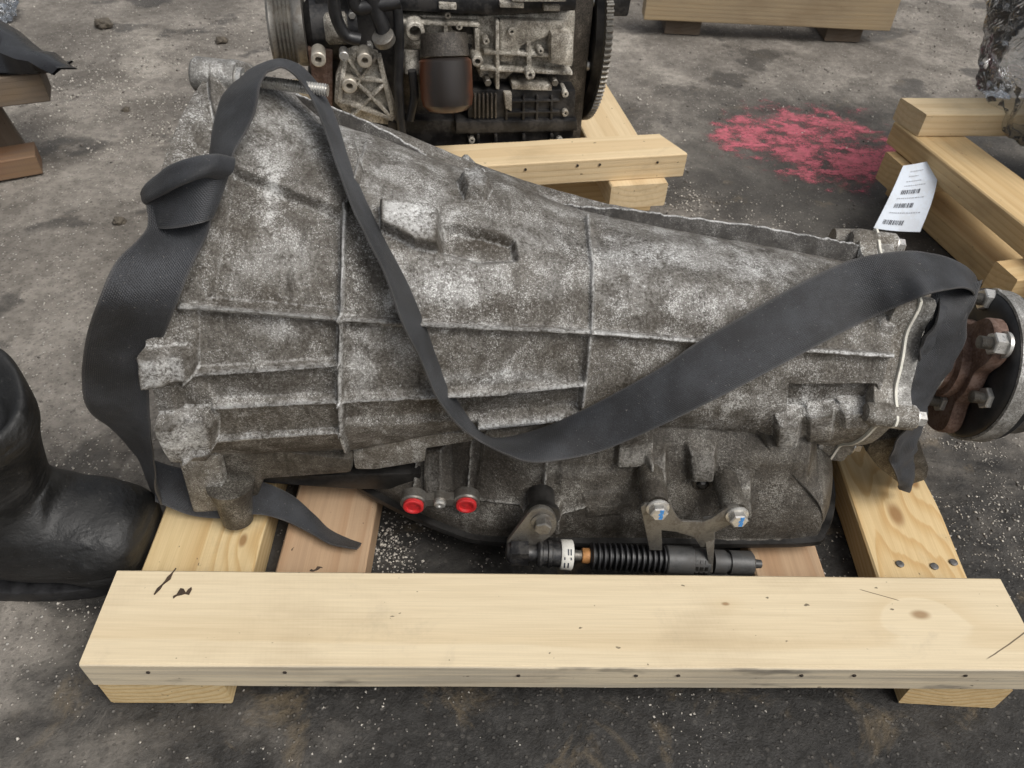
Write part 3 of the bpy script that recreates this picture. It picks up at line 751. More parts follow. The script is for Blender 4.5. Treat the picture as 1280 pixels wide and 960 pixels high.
pad([(730, 615), (775, 608), (775, 640), (735, 645)], 0.002, 4)

def feat_height(px, py, sel=None):
    global WEAR
    h = np.zeros(px.shape); WEAR = np.zeros(px.shape)
    for kind, D, hh, soft, wpx in (FEAT[N_CASE:] if sel == 'sump' else FEAT[:N_CASE]):
        x0, x1, y0, y1 = D[:, 0].min() - 60, D[:, 0].max() + 60, D[:, 1].min() - 60, D[:, 1].max() + 60
        m = (px > x0) & (px < x1) & (py > y0) & (py < y1)
        if not m.any(): continue
        qx, qy = px[m], py[m]
        if kind == 'rib':
            d = np.full(qx.shape, 1e9)
            for i in range(len(D) - 1): d = np.minimum(d, seg_d(qx, qy, D[i], D[i + 1]))
            d = d + 0.5 * vnoise(qx / 9, qy / 9, None, 9)
            core = 1 - sstep(wpx / 2 - 0.6, wpx / 2 + soft * 0.4, d)
            fil = np.exp(-np.clip(d - wpx / 2, 0, None) / (soft * 1.3)) * 0.28
            h[m] += hh * np.maximum(core, fil)
            WEAR[m] = np.maximum(WEAR[m], (1 - sstep(wpx / 2 - 1.5, wpx / 2 + 0.5, d)))
        else:
            d = poly_sd(qx, qy, D) + 0.7 * vnoise(qx / 9, qy / 9, None, 8)
            h[m] += hh * (1 - sstep(-soft * 0.35, soft * 0.65, d))
            if hh > 0.008: WEAR[m] = np.maximum(WEAR[m], 0.55 * (1 - sstep(-9, -1, d)))
    return h

def set_wear(me_, wv_):
    a_ = me_.attributes.new('wear', 'FLOAT', 'POINT'); a_.data.foreach_set('value', np.ascontiguousarray(wv_.ravel(), np.float32))
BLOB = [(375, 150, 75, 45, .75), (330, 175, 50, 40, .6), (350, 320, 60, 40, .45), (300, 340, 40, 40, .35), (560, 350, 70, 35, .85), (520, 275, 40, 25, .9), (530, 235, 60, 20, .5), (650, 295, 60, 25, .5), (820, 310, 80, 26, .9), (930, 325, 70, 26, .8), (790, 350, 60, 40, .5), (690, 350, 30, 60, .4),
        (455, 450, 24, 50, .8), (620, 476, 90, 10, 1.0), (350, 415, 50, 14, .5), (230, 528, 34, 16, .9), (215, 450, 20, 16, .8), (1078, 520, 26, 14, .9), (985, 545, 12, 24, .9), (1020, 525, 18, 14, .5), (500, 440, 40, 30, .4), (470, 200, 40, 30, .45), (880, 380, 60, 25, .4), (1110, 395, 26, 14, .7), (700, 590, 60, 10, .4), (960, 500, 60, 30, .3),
        (600, 302, 46, 15, -1.0), (640, 385, 110, 16, -.75), (330, 480, 80, 10, -.6), (340, 522, 80, 9, -.6), (350, 565, 100, 18, -.75), (560, 508, 90, 10, -.9), (900, 470, 60, 25, -.35), (780, 530, 80, 18, -.7), (560, 445, 50, 20, -.4), (840, 405, 60, 10, -.6), (325, 250, 50, 14, -.6), (345, 375, 70, 9, -.8), (690, 440, 40, 18, -.5), (1030, 500, 50, 10, -.7), (430, 200, 18, 50, -.3), (290, 300, 30, 40, -.35),  # darker brown patches, one in the recess beside the box boss
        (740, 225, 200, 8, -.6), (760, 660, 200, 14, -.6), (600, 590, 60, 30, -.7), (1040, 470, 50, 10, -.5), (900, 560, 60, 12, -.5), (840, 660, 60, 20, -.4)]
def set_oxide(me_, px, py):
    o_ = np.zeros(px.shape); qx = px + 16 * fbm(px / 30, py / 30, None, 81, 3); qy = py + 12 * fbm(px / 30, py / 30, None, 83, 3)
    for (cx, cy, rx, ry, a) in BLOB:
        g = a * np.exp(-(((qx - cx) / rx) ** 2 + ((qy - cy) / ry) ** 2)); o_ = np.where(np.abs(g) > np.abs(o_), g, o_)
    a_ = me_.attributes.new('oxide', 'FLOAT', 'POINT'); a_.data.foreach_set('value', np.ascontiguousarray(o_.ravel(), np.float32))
def case_loft(name, s0, s1, ns, mat, extra=None):
    ss = np.linspace(s0, s1, ns)
    dense = np.radians(np.linspace(-85, 128, 470)); back = np.radians(np.linspace(128, 275, 40)[1:-1])
    ph = np.concatenate([dense, back])
    S, P = np.meshgrid(ss, ph, indexing='ij')
    r = rad(S)
    dirv = np.cos(P)[..., None] * EF + np.sin(P)[..., None] * EU
    V = A + S[..., None] * U + r[..., None] * dirv
    px, py = project(V)
    view = CP - V; view /= np.linalg.norm(view, axis=-1, keepdims=True)
    wv = sstep(0.02, 0.22, (view * dirv).sum(-1))
    h = feat_height(px, py) * wv; wear = WEAR * wv
    nx, ny, nz = V[..., 0], V[..., 1], V[..., 2]
    h = h + 0.0006 * fbm(nx * 16, ny * 16, nz * 16, 41, 2) + 0.0005 * fbm(nx * 140, ny * 140, nz * 140, 43, 3)
    if extra is not None: h = h + extra(S, P, px, py)
    h = h - 0.013 * sstep(math.radians(52), math.radians(84), P) * (1 - sstep(math.radians(118), math.radians(128), P)) * sstep(0.05, 0.10, S) * (1 - 0.8 * np.exp(-((S - 0.27) / 0.03) ** 2))
    V = V + h[..., None] * dirv
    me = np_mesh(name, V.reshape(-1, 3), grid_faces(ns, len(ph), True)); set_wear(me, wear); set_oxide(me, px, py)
    return me, V

def bell_extra(S, P, px, py):
    rim = 0.006 * (1 - sstep(0.030, 0.038, S))
    lug = 0.010 * np.exp(-((P - math.radians(112)) / 0.30) ** 2) * (1 - sstep(0.05, 0.11, S))
    lug2 = 0.010 * np.exp(-((P - math.radians(62)) / 0.10) ** 2) * (1 - sstep(0.03, 0.05, S)) * 0
    return rim + lug + lug2
SB = 0.158
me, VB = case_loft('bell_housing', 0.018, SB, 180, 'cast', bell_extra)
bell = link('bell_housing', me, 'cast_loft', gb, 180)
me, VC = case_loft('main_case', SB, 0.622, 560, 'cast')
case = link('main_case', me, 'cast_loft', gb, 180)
# bell mouth: wall thickness and hollow inside
m = MB(); n = 72; vv = []; 
for s, k in ((0.0182, 1.0), (0.0175, -0.014), (0.09, -0.02), (0.145, -0.06)):
    for i in range(n):
        p = 2 * math.pi * i / n; r = rad(s) + (k if k < 0 else 0.004)
        vv.append(axp(s, r * math.cos(p), r * math.sin(p)))
m.add(vv, [tuple(map(int, f)) for f in grid_faces(4, n, True)] + [tuple(range(3 * n, 4 * n))])
m.build('bell_mouth', 'cast', gb)

def bvh_of(objs):
    vs_, fs = [], []
    for o in objs:
        k = len(vs_); me_ = o.data
        vs_ += [v.co.copy() for v in me_.vertices]; fs += [tuple(i + k for i in p.vertices) for p in me_.polygons]
    return BVHTree.FromPolygons(vs_, fs)

# ---- sump wall (lower half of the case) : plan outline lofted upwards
plan = np.array([(0.195, 0.300), (0.196, 0.208), (0.241, 0.180), (0.291, 0.155), (0.338, 0.143), (0.48, 0.143), (0.640, 0.145), (0.668, 0.158), (0.690, 0.200), (0.700, 0.250), (0.700, 0.40), (0.66, 0.46), (0.25, 0.47)])
def resample(P, n):
    P = np.asarray(P, float); d = np.r_[0, np.cumsum(np.linalg.norm(np.diff(P, axis=0), axis=1))]
    t = np.linspace(0, d[-1], n); return np.stack([np.interp(t, d, P[:, i]) for i in range(P.shape[1])], 1)
front = resample(spline(plan[1:10], 10), 430); rest = resample(np.vstack([plan[9:], plan[:2]]), 42)[1:-1]
PL = np.vstack([front, rest])
nf = len(front)
nrm2 = np.zeros_like(PL); tg = np.roll(PL, -1, 0) - np.roll(PL, 1, 0); nrm2[:, 0] = tg[:, 1]; nrm2[:, 1] = -tg[:, 0]; nrm2 /= np.linalg.norm(nrm2, axis=1, keepdims=True) + 1e-12
zz = np.linspace(0.048, 0.190, 110)
Z, I = np.meshgrid(zz, np.arange(len(PL)), indexing='ij')
inset = 0.004 + 0.030 * sstep(0.055, 0.15, Z) + 0.035 * sstep(0.13, 0.19, Z)
left = np.clip((0.36 - PL[:, 0]) / 0.1, 0, 1)[I]
inset = inset + 0.022 * left * sstep(0.06, 0.10, Z)
right = np.clip((PL[:, 0] - 0.635) / 0.03, 0, 1)[I]
inset = inset + 0.040 * right * sstep(0.085, 0.15, Z)
X = PL[I][..., 0] - nrm2[I][..., 0] * inset; Y = PL[I][..., 1] - nrm2[I][..., 1] * inset
V = np.stack([X, Y, Z], -1); px, py = project(V)
wv = (I < nf) * 1.0
h = feat_height(px, py, 'sump') * wv * sstep(0.0, 0.2, -nrm2[I][..., 1] + 0.3) + 0.0012 * fbm(X * 25, Y * 25, Z * 25, 51, 3)
V[..., 0] += nrm2[I][..., 0] * h; V[..., 1] += nrm2[I][..., 1] * h
Fq = grid_faces(len(zz), len(PL), True)
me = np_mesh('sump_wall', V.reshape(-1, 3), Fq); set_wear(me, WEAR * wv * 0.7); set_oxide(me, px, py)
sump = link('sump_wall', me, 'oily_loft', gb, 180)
# ---- oil pan under it with a rolled lip
m = MB(); rows = []
for z, off in ((0.050, -0.006), (0.050, 0.003), (0.0465, 0.004), (0.044, 0.0035), (0.043, -0.002), (0.037, -0.006), (0.0345, -0.012)):
    rows.append(np.stack([PL[:, 0] + nrm2[:, 0] * off, PL[:, 1] + nrm2[:, 1] * off, np.full(len(PL), z)], 1)[::3])
n = len(rows[0]); m.add(np.vstack(rows), [tuple(map(int, f)) for f in grid_faces(len(rows), n, True)] + [tuple(range((len(rows) - 1) * n, len(rows) * n))])
pan = m.build('oil_pan', 'pan', gb)
BV = bvh_of([bell, case, sump, pan])
def cast(x, y, off=0.0, default_y=0.2):
    d = ray(x, y); h_ = BV.ray_cast(Vector(CP), Vector(d))
    if h_[0] is None: return ony(x, y, default_y), -d, None
    return np.array(h_[0]) - d * off, np.array(h_[1]), h_[3]

# ---- long flange along the top seam
fp = [(298, 108), (332, 112), (377, 120), (415, 133), (480, 162), (527, 190), (552, 205), (570, 213), (587, 210), (603, 212), (613, 223), (620, 238), (653, 248), (700, 254), (733, 258), (800, 263), (844, 270), (935, 281), (1016, 295), (1060, 303), (1099, 312)]
fp = spline(np.array(fp, float), 8)
TOP = []
for x, y in fp:
    d = ray(x, y); w0 = CP - A; b_ = d @ U; den = 1 - b_ * b_
    t = (b_ * (U @ w0) - d @ w0) / den; s = (U @ w0 - b_ * (d @ w0)) / den
    P = CP + d * t; n_ = P - axp(s); n_ = n_ / np.linalg.norm(n_); TOP.append((P, n_))
m = MB(); vv = []; nF = len(TOP)
side = np.cross(U, TOP[0][1]); side = side / np.linalg.norm(side); side *= np.sign(side[1])
for P, n_ in TOP:
    wob = 0.0006 * math.sin(P[0] * 300) + 0.0005 * math.sin(P[0] * 811)
    for a, b_ in ((-0.0045, -0.034), (-0.0026, -0.0014), (-0.0018, 0.0), (0.003, 0.0), (0.004, -0.003), (0.007, -0.034)):
        vv.append(P + n_ * (b_ + wob) + side * a)
m.add(vv, [tuple(map(int, f)) for f in grid_faces(nF, 6, True)] + [tuple(range(6)), tuple(range((nF - 1) * 6, nF * 6))])
fo_ = m.build('seam_flange', 'grime_shade', gb); set_wear(fo_.data, np.array([1.2 if (i % 6) in (2, 3) else 0.0 for i in range(nF * 6)]))  # dark colour carries the shade of the flange face, lip left bright

# ---- bell lug with the long stud
pc = ons(292, 100, 0.03)
lug0 = ons(243, 92, 0.006); lug1 = lug0 + U * 0.036
m = MB().lathe(lug0, U, [(0, 0.012), (0.002, 0.0138), (0.033, 0.0142), (0.036, 0.0128), (0.036, 0.007)], 28)
m.build('bolt_boss', 'cast_pale', gb)
st0 = lug1 + U * 0.0; L = 0.075
prof = [(0, 0.0095), (0.005, 0.0095), (0.005, 0.005)]
k = 0.012
while k < L: prof += [(k, 0.0052), (k + 0.0009, 0.0042), (k + 0.0018, 0.0052)]; k += 0.0022
stud = MB().lathe(st0, U, prof, 20).build('threaded_stud', 'zinc', gb, 25)
# second boss on the far side of the bell mouth
for a_ in (150, 200, -130):
    p = math.radians(a_); c0 = axp(0.020, (rad(0.01) + .002) * math.cos(p), (rad(0.01) + .002) * math.sin(p))
    MB().lathe(c0, U, [(0, .012), (.002, .0145), (.03, .0145), (.033, .012)], 22).build('bolt_boss', 'cast', gb)
# mounting foot below the bell
Yf = 0.168
pts = [(219, 566), (272, 570), (279, 600), (276, 641), (241, 642), (229, 600)]
m = MB().prism([ony(x, y, Yf) for x, y in pts], (0.004, 0.055, 0.0)); m.build('mounting_foot', 'cast', gb, bevel=0.004)
c0 = ony(298, 651, 0.165); c0[2] = max(c0[2], 0.040)
m = MB().lathe(c0, (0.02, 0.15, 1), [(0, 0.0125), (0.002, 0.0148), (0.03, 0.0175), (0.05, 0.022)], 26); m.build('mounting_boss', 'cast_oily', gb)
m = MB().prism([ony(x, y, 0.178) for x, y in ((268, 556), (440, 575), (440, 592), (330, 600), (316, 640), (280, 640))], (0, 0.05, 0)); m.build('lower_web', 'cast_oily', gb, bevel=0.005)
# dark closing plate below the bell
m = MB().prism([ony(x, y, 0.192) for x, y in ((318, 596), (525, 592), (528, 612), (440, 612), (318, 603))], (0, 0.03, 0)); m.build('closing_plate', 'pan', gb, bevel=0.002)

# overhanging nose left of the sump (case edge with a step)
m = MB().prism([ony(x, y, 0.188) for x, y in ((440, 566), (500, 548), (590, 540), (594, 552), (533, 562), (532, 578), (470, 588), (443, 588))], (0, 0.05, 0.012)); m.build('case_step', 'cast', gb, bevel=0.004)

# ---- red sealing plugs in their bracket
pl1, n1, _ = cast(517, 630); pl2, n2, _ = cast(583, 629)
def facing(p, k=1.0):
    v = CP - np.array(p); v[0] *= k; v /= np.linalg.norm(v); return v
nn = np.array([0.0, -1.0, 0.02]); nn /= np.linalg.norm(nn)
ex_ = np.array([1.0, 0, 0]); ey_ = np.cross(nn, ex_)
P2 = pl2 - ray(583, 629) * 0.013; P1 = onplane(517, 630, P2, nn); P1_ = P1; P2 = onplane(583, 629, P1, nn); P0 = onplane(550, 628, P1, nn)
m = MB()
for c_, r_ in ((P1, 0.0128), (P2, 0.0128), (P0, 0.0068)):
    m.lathe(c_ - nn * 0.010, nn, [(0, r_), (0.0095, r_), (0.011, r_ - 0.0012)], 26)
for a_, b_ in ((P1, P0), (P0, P2)):
    dv = b_ - a_; L = np.linalg.norm(dv); dv /= L; m.box((a_ + b_) / 2 - nn * 0.0045, (L, 0.009, 0.009), (dv, np.cross(nn, dv), nn))
m.build('plug_bracket', 'steel', gb)
for c_ in (P1, P2):
    MB().lathe(c_ + nn * 0.0030, nn, [(-0.004, 0.0098), (0.0012, 0.0098), (0.0018, 0.0090), (0.0018, 0.0072), (-0.0005, 0.0066), (-0.0005, 0.003), (0.0, 0.0015)], 28).build('sealing_plug', 'red_plastic', gb)
MB().lathe(P0, nn, [(0, 0.0058), (0.003, 0.0056), (0.0042, 0.004), (0.0042, 0.0022), (0.003, 0.001)], 12).build('bracket_bolt', 'zinc', gb)

def hexbolt(parent, name, c_, n_, r=0.0075, h=0.006, flange=1.35, mat='zinc', ph=0.3):
    m = MB(); n_ = np.array(n_, float); n_ /= np.linalg.norm(n_)
    m.lathe(c_, n_, [(0, r * flange), (0.0014, r * flange), (0.0022, r * 1.05)], 22)
    m.lathe(np.array(c_) + n_ * 0.0018, n_, [(0, r), (h - 0.001, r), (h, r * 0.82)], 6, ph0=ph)
    return m.build(name, mat, parent, 25)

# ---- shift lever and linkage rod
lv = np.array([0, -0.99, 0.12]); lv /= np.linalg.norm(lv)
LP = ony(678, 652, 0.122)
MB().lathe(LP - lv * 0.035, lv, [(0, 0.013), (0.022, 0.013), (0.024, 0.0165), (0.029, 0.0165), (0.030, 0.014)], 28).build('lever_pivot', 'pan', gb)
q0 = onplane(678, 650, LP, lv); 
def outline(cA, rA, cB, rB, n=12):
    d = np.array(cB) - np.array(cA); L = np.linalg.norm(d); th = math.atan2(d[1], d[0]); be = math.acos((rA - rB) / L); o = []
    for i in range(n + 1):
        a = th + be + (2 * math.pi - 2 * be) * i / n; o.append((cA[0] + rA * math.cos(a), cA[1] + rA * math.sin(a)))
    for i in range(n + 1):
        a = th - be + 2 * be * i / n; o.append((cB[0] + rB * math.cos(a), cB[1] + rB * math.sin(a)))
    return o
ol = outline((676, 655), 20, (646, 683), 13)
m = MB().prism([onplane(x, y, LP, lv) for x, y in ol], -lv * 0.005); m.build('shift_lever', 'steel', gb, bevel=0.001)
hexbolt(gb, 'lever_bolt', LP + lv * 0.0003, lv, 0.0082, 0.008, 1.3, 'steel')
Yc = 0.113
def cp_(x, y): return ony(x, y, Yc)
c_a, c_b = cp_(636, 690), cp_(951, 705)
cd = (c_b - c_a) / np.linalg.norm(c_b - c_a)
def along(px): 
    t = (px - 636) / (951 - 636); p = cp_(px, 690 + 15 * t); return float((p - c_a) @ cd)
ball = MB(); ball.lathe(c_a + cd * (along(632)), cd, [(0, 0.004), (0.001, 0.008), (0.004, 0.0105), (0.016, 0.0105), (0.020, 0.008), (0.026, 0.0078), (along(672) - along(632), 0.0085)], 16)
ball.box(c_a + cd * 0.010 + np.array([0, -0.003, 0.003]), (0.016, 0.014, 0.019)); ball.build('ball_joint', 'black_plastic', gb)
MB().lathe(c_a + cd * along(671), cd, [(0, 0.011), (0.002, 0.0128), (0.004, 0.0128), (0.005, 0.0112), (0.009, 0.0112), (0.010, 0.0128), (0.013, 0.0128), (0.014, 0.0112), (along(716) - along(671), 0.0125)], 24).build('cable_end', 'black_plastic', gb)
MB().lathe(c_a + cd * along(700), cd, [(0, 0.0135), (0.001, 0.0142), (along(715) - along(700) - 0.001, 0.0142), (along(715) - along(700), 0.0135)], 28).build('printed_band', 'white_band', gb)
bm_ = MB()
for i, (a0, a1) in enumerate(((-0.6, -0.15), (0.05, 0.22), (0.35, 0.75))):
    for j, xx in enumerate((0.0026, 0.006, 0.0085)):
        if (i + j) % 3 == 2: continue
        base = c_a + cd * (along(700) + xx); vts = []
        for a in np.linspace(a0, a1, 5):
            dr = np.array([0, -math.cos(a + 0.6), math.sin(a + 0.6)]); vts += [base + dr * 0.0144, base + cd * 0.0013 + dr * 0.0144]
        bm_.add(vts, [(2 * q, 2 * q + 1, 2 * q + 3, 2 * q + 2) for q in range(4)])
bm_.build('printed_marks', 'ink', gb)
MB().lathe(c_a + cd * along(715), cd, [(0, 0.005), (along(745) - along(715), 0.005)], 14).build('cable_rod', 'steel', gb)
MB().lathe(c_a + cd * along(727), cd, [(0, 0.0065), (0.001, 0.0072), (0.007, 0.0072), (0.008, 0.0062)], 18).build('rod_collar', 'copper', gb)
a0, a1 = along(737), along(832); pf = [(0, 0.009)]; nb = 14; st = (a1 - a0) / nb
for i in range(nb): pf += [(i * st + st * 0.10, 0.0088), (i * st + st * 0.35, 0.0128), (i * st + st * 0.65, 0.0128), (i * st + st * 0.9, 0.0088)]
MB().lathe(c_a + cd * a0, cd, pf, 26).build('rubber_bellows', 'rubber', gb, 60)
MB().lathe(c_a + cd * along(831), cd, [(0, 0.0125), (0.001, 0.0135), (along(864) - along(831), 0.0138), (along(864) - along(831) + 0.001, 0.0125), (along(884) - along(831), 0.0125)], 26).build('cable_sleeve', 'grey_plastic', gb)
for i in range(3):
    for j in range(3):
        pp = c_a + cd * along(867 + 6 * i); a = -0.1 + 0.5 * j; dr = np.array([0, -math.cos(a), math.sin(a)])
        MB().box(pp + dr * 0.0125, (0.0028, 0.0035, 0.0012), (cd, np.cross(dr, cd), dr)).build('sleeve_slot', 'pan', gb)
MB().lathe(c_a + cd * along(890), cd, [(0, 0.0115), (0.012, 0.0115), (0.0121, 0.0095), (0.016, 0.0095), (0.0161, 0.0115), (along(938) - along(890), 0.0118), (along(940) - along(890), 0.010), (along(940) - along(890), 0.0045), (along(951) - along(890), 0.004)], 22).build('cable_plug', 'grey_plastic', gb)
# cable bracket, bent plate with two bolts
bn = np.array([0, -0.99, 0.12]); bn /= np.linalg.norm(bn); BP = ony(822, 640, 0.119)
poly = [(801, 634), (806, 630), (826, 630), (838, 630), (846, 646), (852, 652), (878, 653), (890, 648), (910, 634), (922, 632), (930, 640), (930, 655), (915, 655), (893, 666), (893, 684), (876, 684), (868, 672), (845, 665), (827, 663), (828, 688), (812, 688)]
m = MB().prism([onplane(x, y, BP, bn) for x, y in poly], -bn * 0.003); br = m.build('cable_bracket', 'steel', gb, bevel=0.0006)
tab = [ony(880, 664, 0.119), ony(894, 662, 0.119), ony(891, 716, 0.1005), ony(887, 716, 0.1005)]
MB().prism(tab, (0.0, 0.012, 0.006)).build('bracket_tab', 'steel', gb, bevel=0.0006)
for (x, y) in ((822, 634), (921, 643)):
    c_ = onplane(x, y, BP, bn)
    hb = hexbolt(gb, 'bracket_bolt', c_ + bn * 0.0003, bn, 0.0082, 0.0075, 1.25, 'zinc', 0.1)
    top = None
    MB().lathe(c_ - bn * 0.045, bn, [(0, 0.0120), (0.038, 0.0108), (0.0415, 0.0098)], 22).build('bolt_boss', 'cast_oily', gb)
    dab = MB()
    for q in range(5):
        o_ = c_ + bn * (0.0095 - 0.0) + np.array([0.0016 + 0.0006 * math.sin(q * 2.3), 0, 0]) + np.cross(bn, (1, 0, 0)) * (-0.004 + 0.0022 * q)
        dab.box(o_, (0.0035 - 0.0005 * (q % 2), 0.0026, 0.0006), ((1, 0, 0), np.cross(bn, (1, 0, 0)), bn))
    d_ = dab.build('paint_dab', 'blue_paint', None); adopt(d_, hb)
p_, n_, _ = cast(820, 603); 
dab = MB()
for q in range(5):
    p_, n_, _ = cast(818 + 2 * math.sin(q * 2), 592 + q * 6, 0.0); dab.box(p_ + n_ * 0.0004, (0.006 - 0.001 * (q % 2), 0.0052, 0.001), (np.cross((0, 0, 1), n_) / np.linalg.norm(np.cross((0, 0, 1), n_)), np.cross(n_, np.cross((0, 0, 1), n_)) / np.linalg.norm(np.cross((0, 0, 1), n_)), n_))
dab.build('paint_dab', 'blue_paint', gb)
p_, n_, _ = cast(877, 603)
MB().lathe(p_ - bn * 0.004, bn, [(0, 0.010), (0.006, 0.009), (0.007, 0.0078), (0.007, 0.0065), (0.003, 0.006)], 22).build('sensor_socket', 'cast_oily', gb)
MB().lathe(p_ + bn * 0.0, bn, [(0, 0.0055), (0.004, 0.005), (0.0055, 0.003)], 6).build('socket_bolt', 'pan', gb)

# ---- rear joint: lobed flange, pale gasket, cover, bolts
bolt_px = [(1147, 392), (1131, 524), (1106, 302)]
bolts = [pol(x, y, 0.646) for x, y in bolt_px]
extra_a = [math.radians(a) for a in (170, 215, 265, -62)]
lob = [b_[1] for b_ in bolts] + extra_a
wav = lambda p: 0.094 + sum(0.0245 * math.exp(-(((p - a + math.pi) % (2 * math.pi) - math.pi) / 0.135) ** 2) for a in lob)
def ring(name, s0, s1, off, mat, taper=0.0, bev=0.0012):
    n = 140; vv = []
    for s, o_ in ((s0, off - bev), (s0 + bev * 0.6, off), (s1 - bev * 0.6, off + taper), (s1, off + taper - bev)):
        for i in range(n):
            p = 2 * math.pi * i / n; r = wav(p) + o_; vv.append(axp(s, r * math.cos(p), r * math.sin(p)))
    m = MB(); m.add(vv, [tuple(map(int, f)) for f in grid_faces(4, n, True)] + [tuple(range(n)), tuple(range(3 * n, 4 * n))]); return m.build(name, mat, gb, 40)
ring('case_flange', 0.616, 0.634, -0.001, 'cast')
ring('gasket', 0.634, 0.6365, 0.0015, 'gasket', 0, 0.0004)
ring('cover_flange', 0.6365, 0.650, -0.001, 'cast_pale')
MB().lathe(axp(0.645), U, [(0, 0.078), (0.008, 0.070), (0.014, 0.052), (0.05, 0.040), (0.065, 0.037), (0.066, 0.030), (0.08, 0.028)], 48).build('rear_cover', 'cast', gb)
for i, a in enumerate(lob):
    r_ = bolts[i][0] if i < 3 else 0.098
    r_ = min(max(r_, 0.094), 0.106)
    f_, u_ = r_ * math.cos(a), r_ * math.sin(a)
    MB().lathe(axp(0.612, f_, u_), U, [(0, 0.008), (0.006, 0.0118), (0.042, 0.0114), (0.043, 0.0100)], 22).build('bolt_boss', 'cast', gb)
    hexbolt(gb, 'flange_bolt', axp(0.655, f_, u_), U, 0.0072, 0.008, 1.3)
# web and lug under the tail
m = MB().prism([ony(x, y, 0.215) for x, y in ((1088, 552), (1112, 548), (1146, 540), (1162, 585), (1160, 600), (1130, 610), (1098, 586), (1083, 566))], (0.0, 0.05, 0.0)); m.build('support_lug', 'cast_oily', gb, bevel=0.004)

# ---- output flange, rubber flex disc, nuts
MB().lathe(axp(0.70), U, [(0, 0.030), (0.020, 0.030), (0.022, 0.036), (0.036, 0.036)], 36).build('output_hub', 'rust', gb)
arms = [pol(1258, 416, 0.738)[1], pol(1180, 520, 0.738)[1], pol(1258, 416, 0.738)[1] + math.radians(122)]
n = 120; vv = []
for s in (0.731, 0.733, 0.743, 0.745):
    for i in range(n):
        p = 2 * math.pi * i / n
        r = 0.044 + 0.027 * max(math.exp(-(((p - a + math.pi) % (2 * math.pi) - math.pi) / 0.46) ** 4) for a in arms) - (0.0015 if s in (0.731, 0.745) else 0)
        vv.append(axp(s, r * math.cos(p), r * math.sin(p)))
MB().add(vv, [tuple(map(int, f)) for f in grid_faces(4, n, True)] + [tuple(range(n)), tuple(range(3 * n, 4 * n))]).build('output_flange', 'rust', gb, 40)
MB().lathe(axp(0.7465), U, [(0, 0.062), (0.002, 0.070), (0.005, 0.073), (0.030, 0.073), (0.034, 0.070)], 64).build('flex_disc', 'rubber', gb)
MB().lathe(axp(0.752), U, [(0, 0.0735), (0.0005, 0.0760), (0.017, 0.0760), (0.0175, 0.0735)], 72, cap=False).build('disc_band', 'cast_pale', gb)
MB().lathe(axp(0.782), U, [(0, 0.060), (0.004, 0.064), (0.018, 0.064), (0.02, 0.05), (0.05, 0.035)], 48).build('shaft_flange', 'steel', gb)
for (x, y, s_) in ((1226, 374, 0.742), (1238, 429, 0.727), (1228, 497, 0.742), (1172, 501, 0.727)):
    c_ = ons(x, y, s_)
    k = (c_ - axp(s_)); rr_ = np.linalg.norm(k); 
    m = MB(); m.lathe(c_, U, [(0, 0.0095), (0.001, 0.0108), (0.011, 0.0108), (0.012, 0.0095)], 6, ph0=0.2); m.lathe(c_ + U * 0.011, U, [(0, 0.0125), (0.003, 0.0125)], 20)
    nt_ = m.build('flange_nut', 'zinc', gb, 25)
    pf = [(0, 0.0045)]; k = 0.0008
    while k < 0.012: pf += [(k, 0.006), (k + 0.0007, 0.0052)]; k += 0.0014
    so_ = MB().lathe(c_ - U * 0.011, U, pf + [(0.013, 0.006)], 16).build('stud_end', 'steel', None); adopt(so_, nt_)
# far top lug with bolt (rear)
c_ = ons(1058, 303, 0.60)
MB().lathe(ons(1040, 298, 0.60), U, [(0, 0.010), (0.03, 0.013), (0.032, 0.011)], 20).build('bolt_boss', 'cast', gb)
# breather peg and pressed tab beyond the seam flange
p_ = ony(592, 212, 0.40); MB().lathe(p_, np.array((-0.5, 0.1, 0.5)), [(0, .006), (.014, .006), (.016, .0045)], 16).build('breather_peg', 'cast_pale', gb)

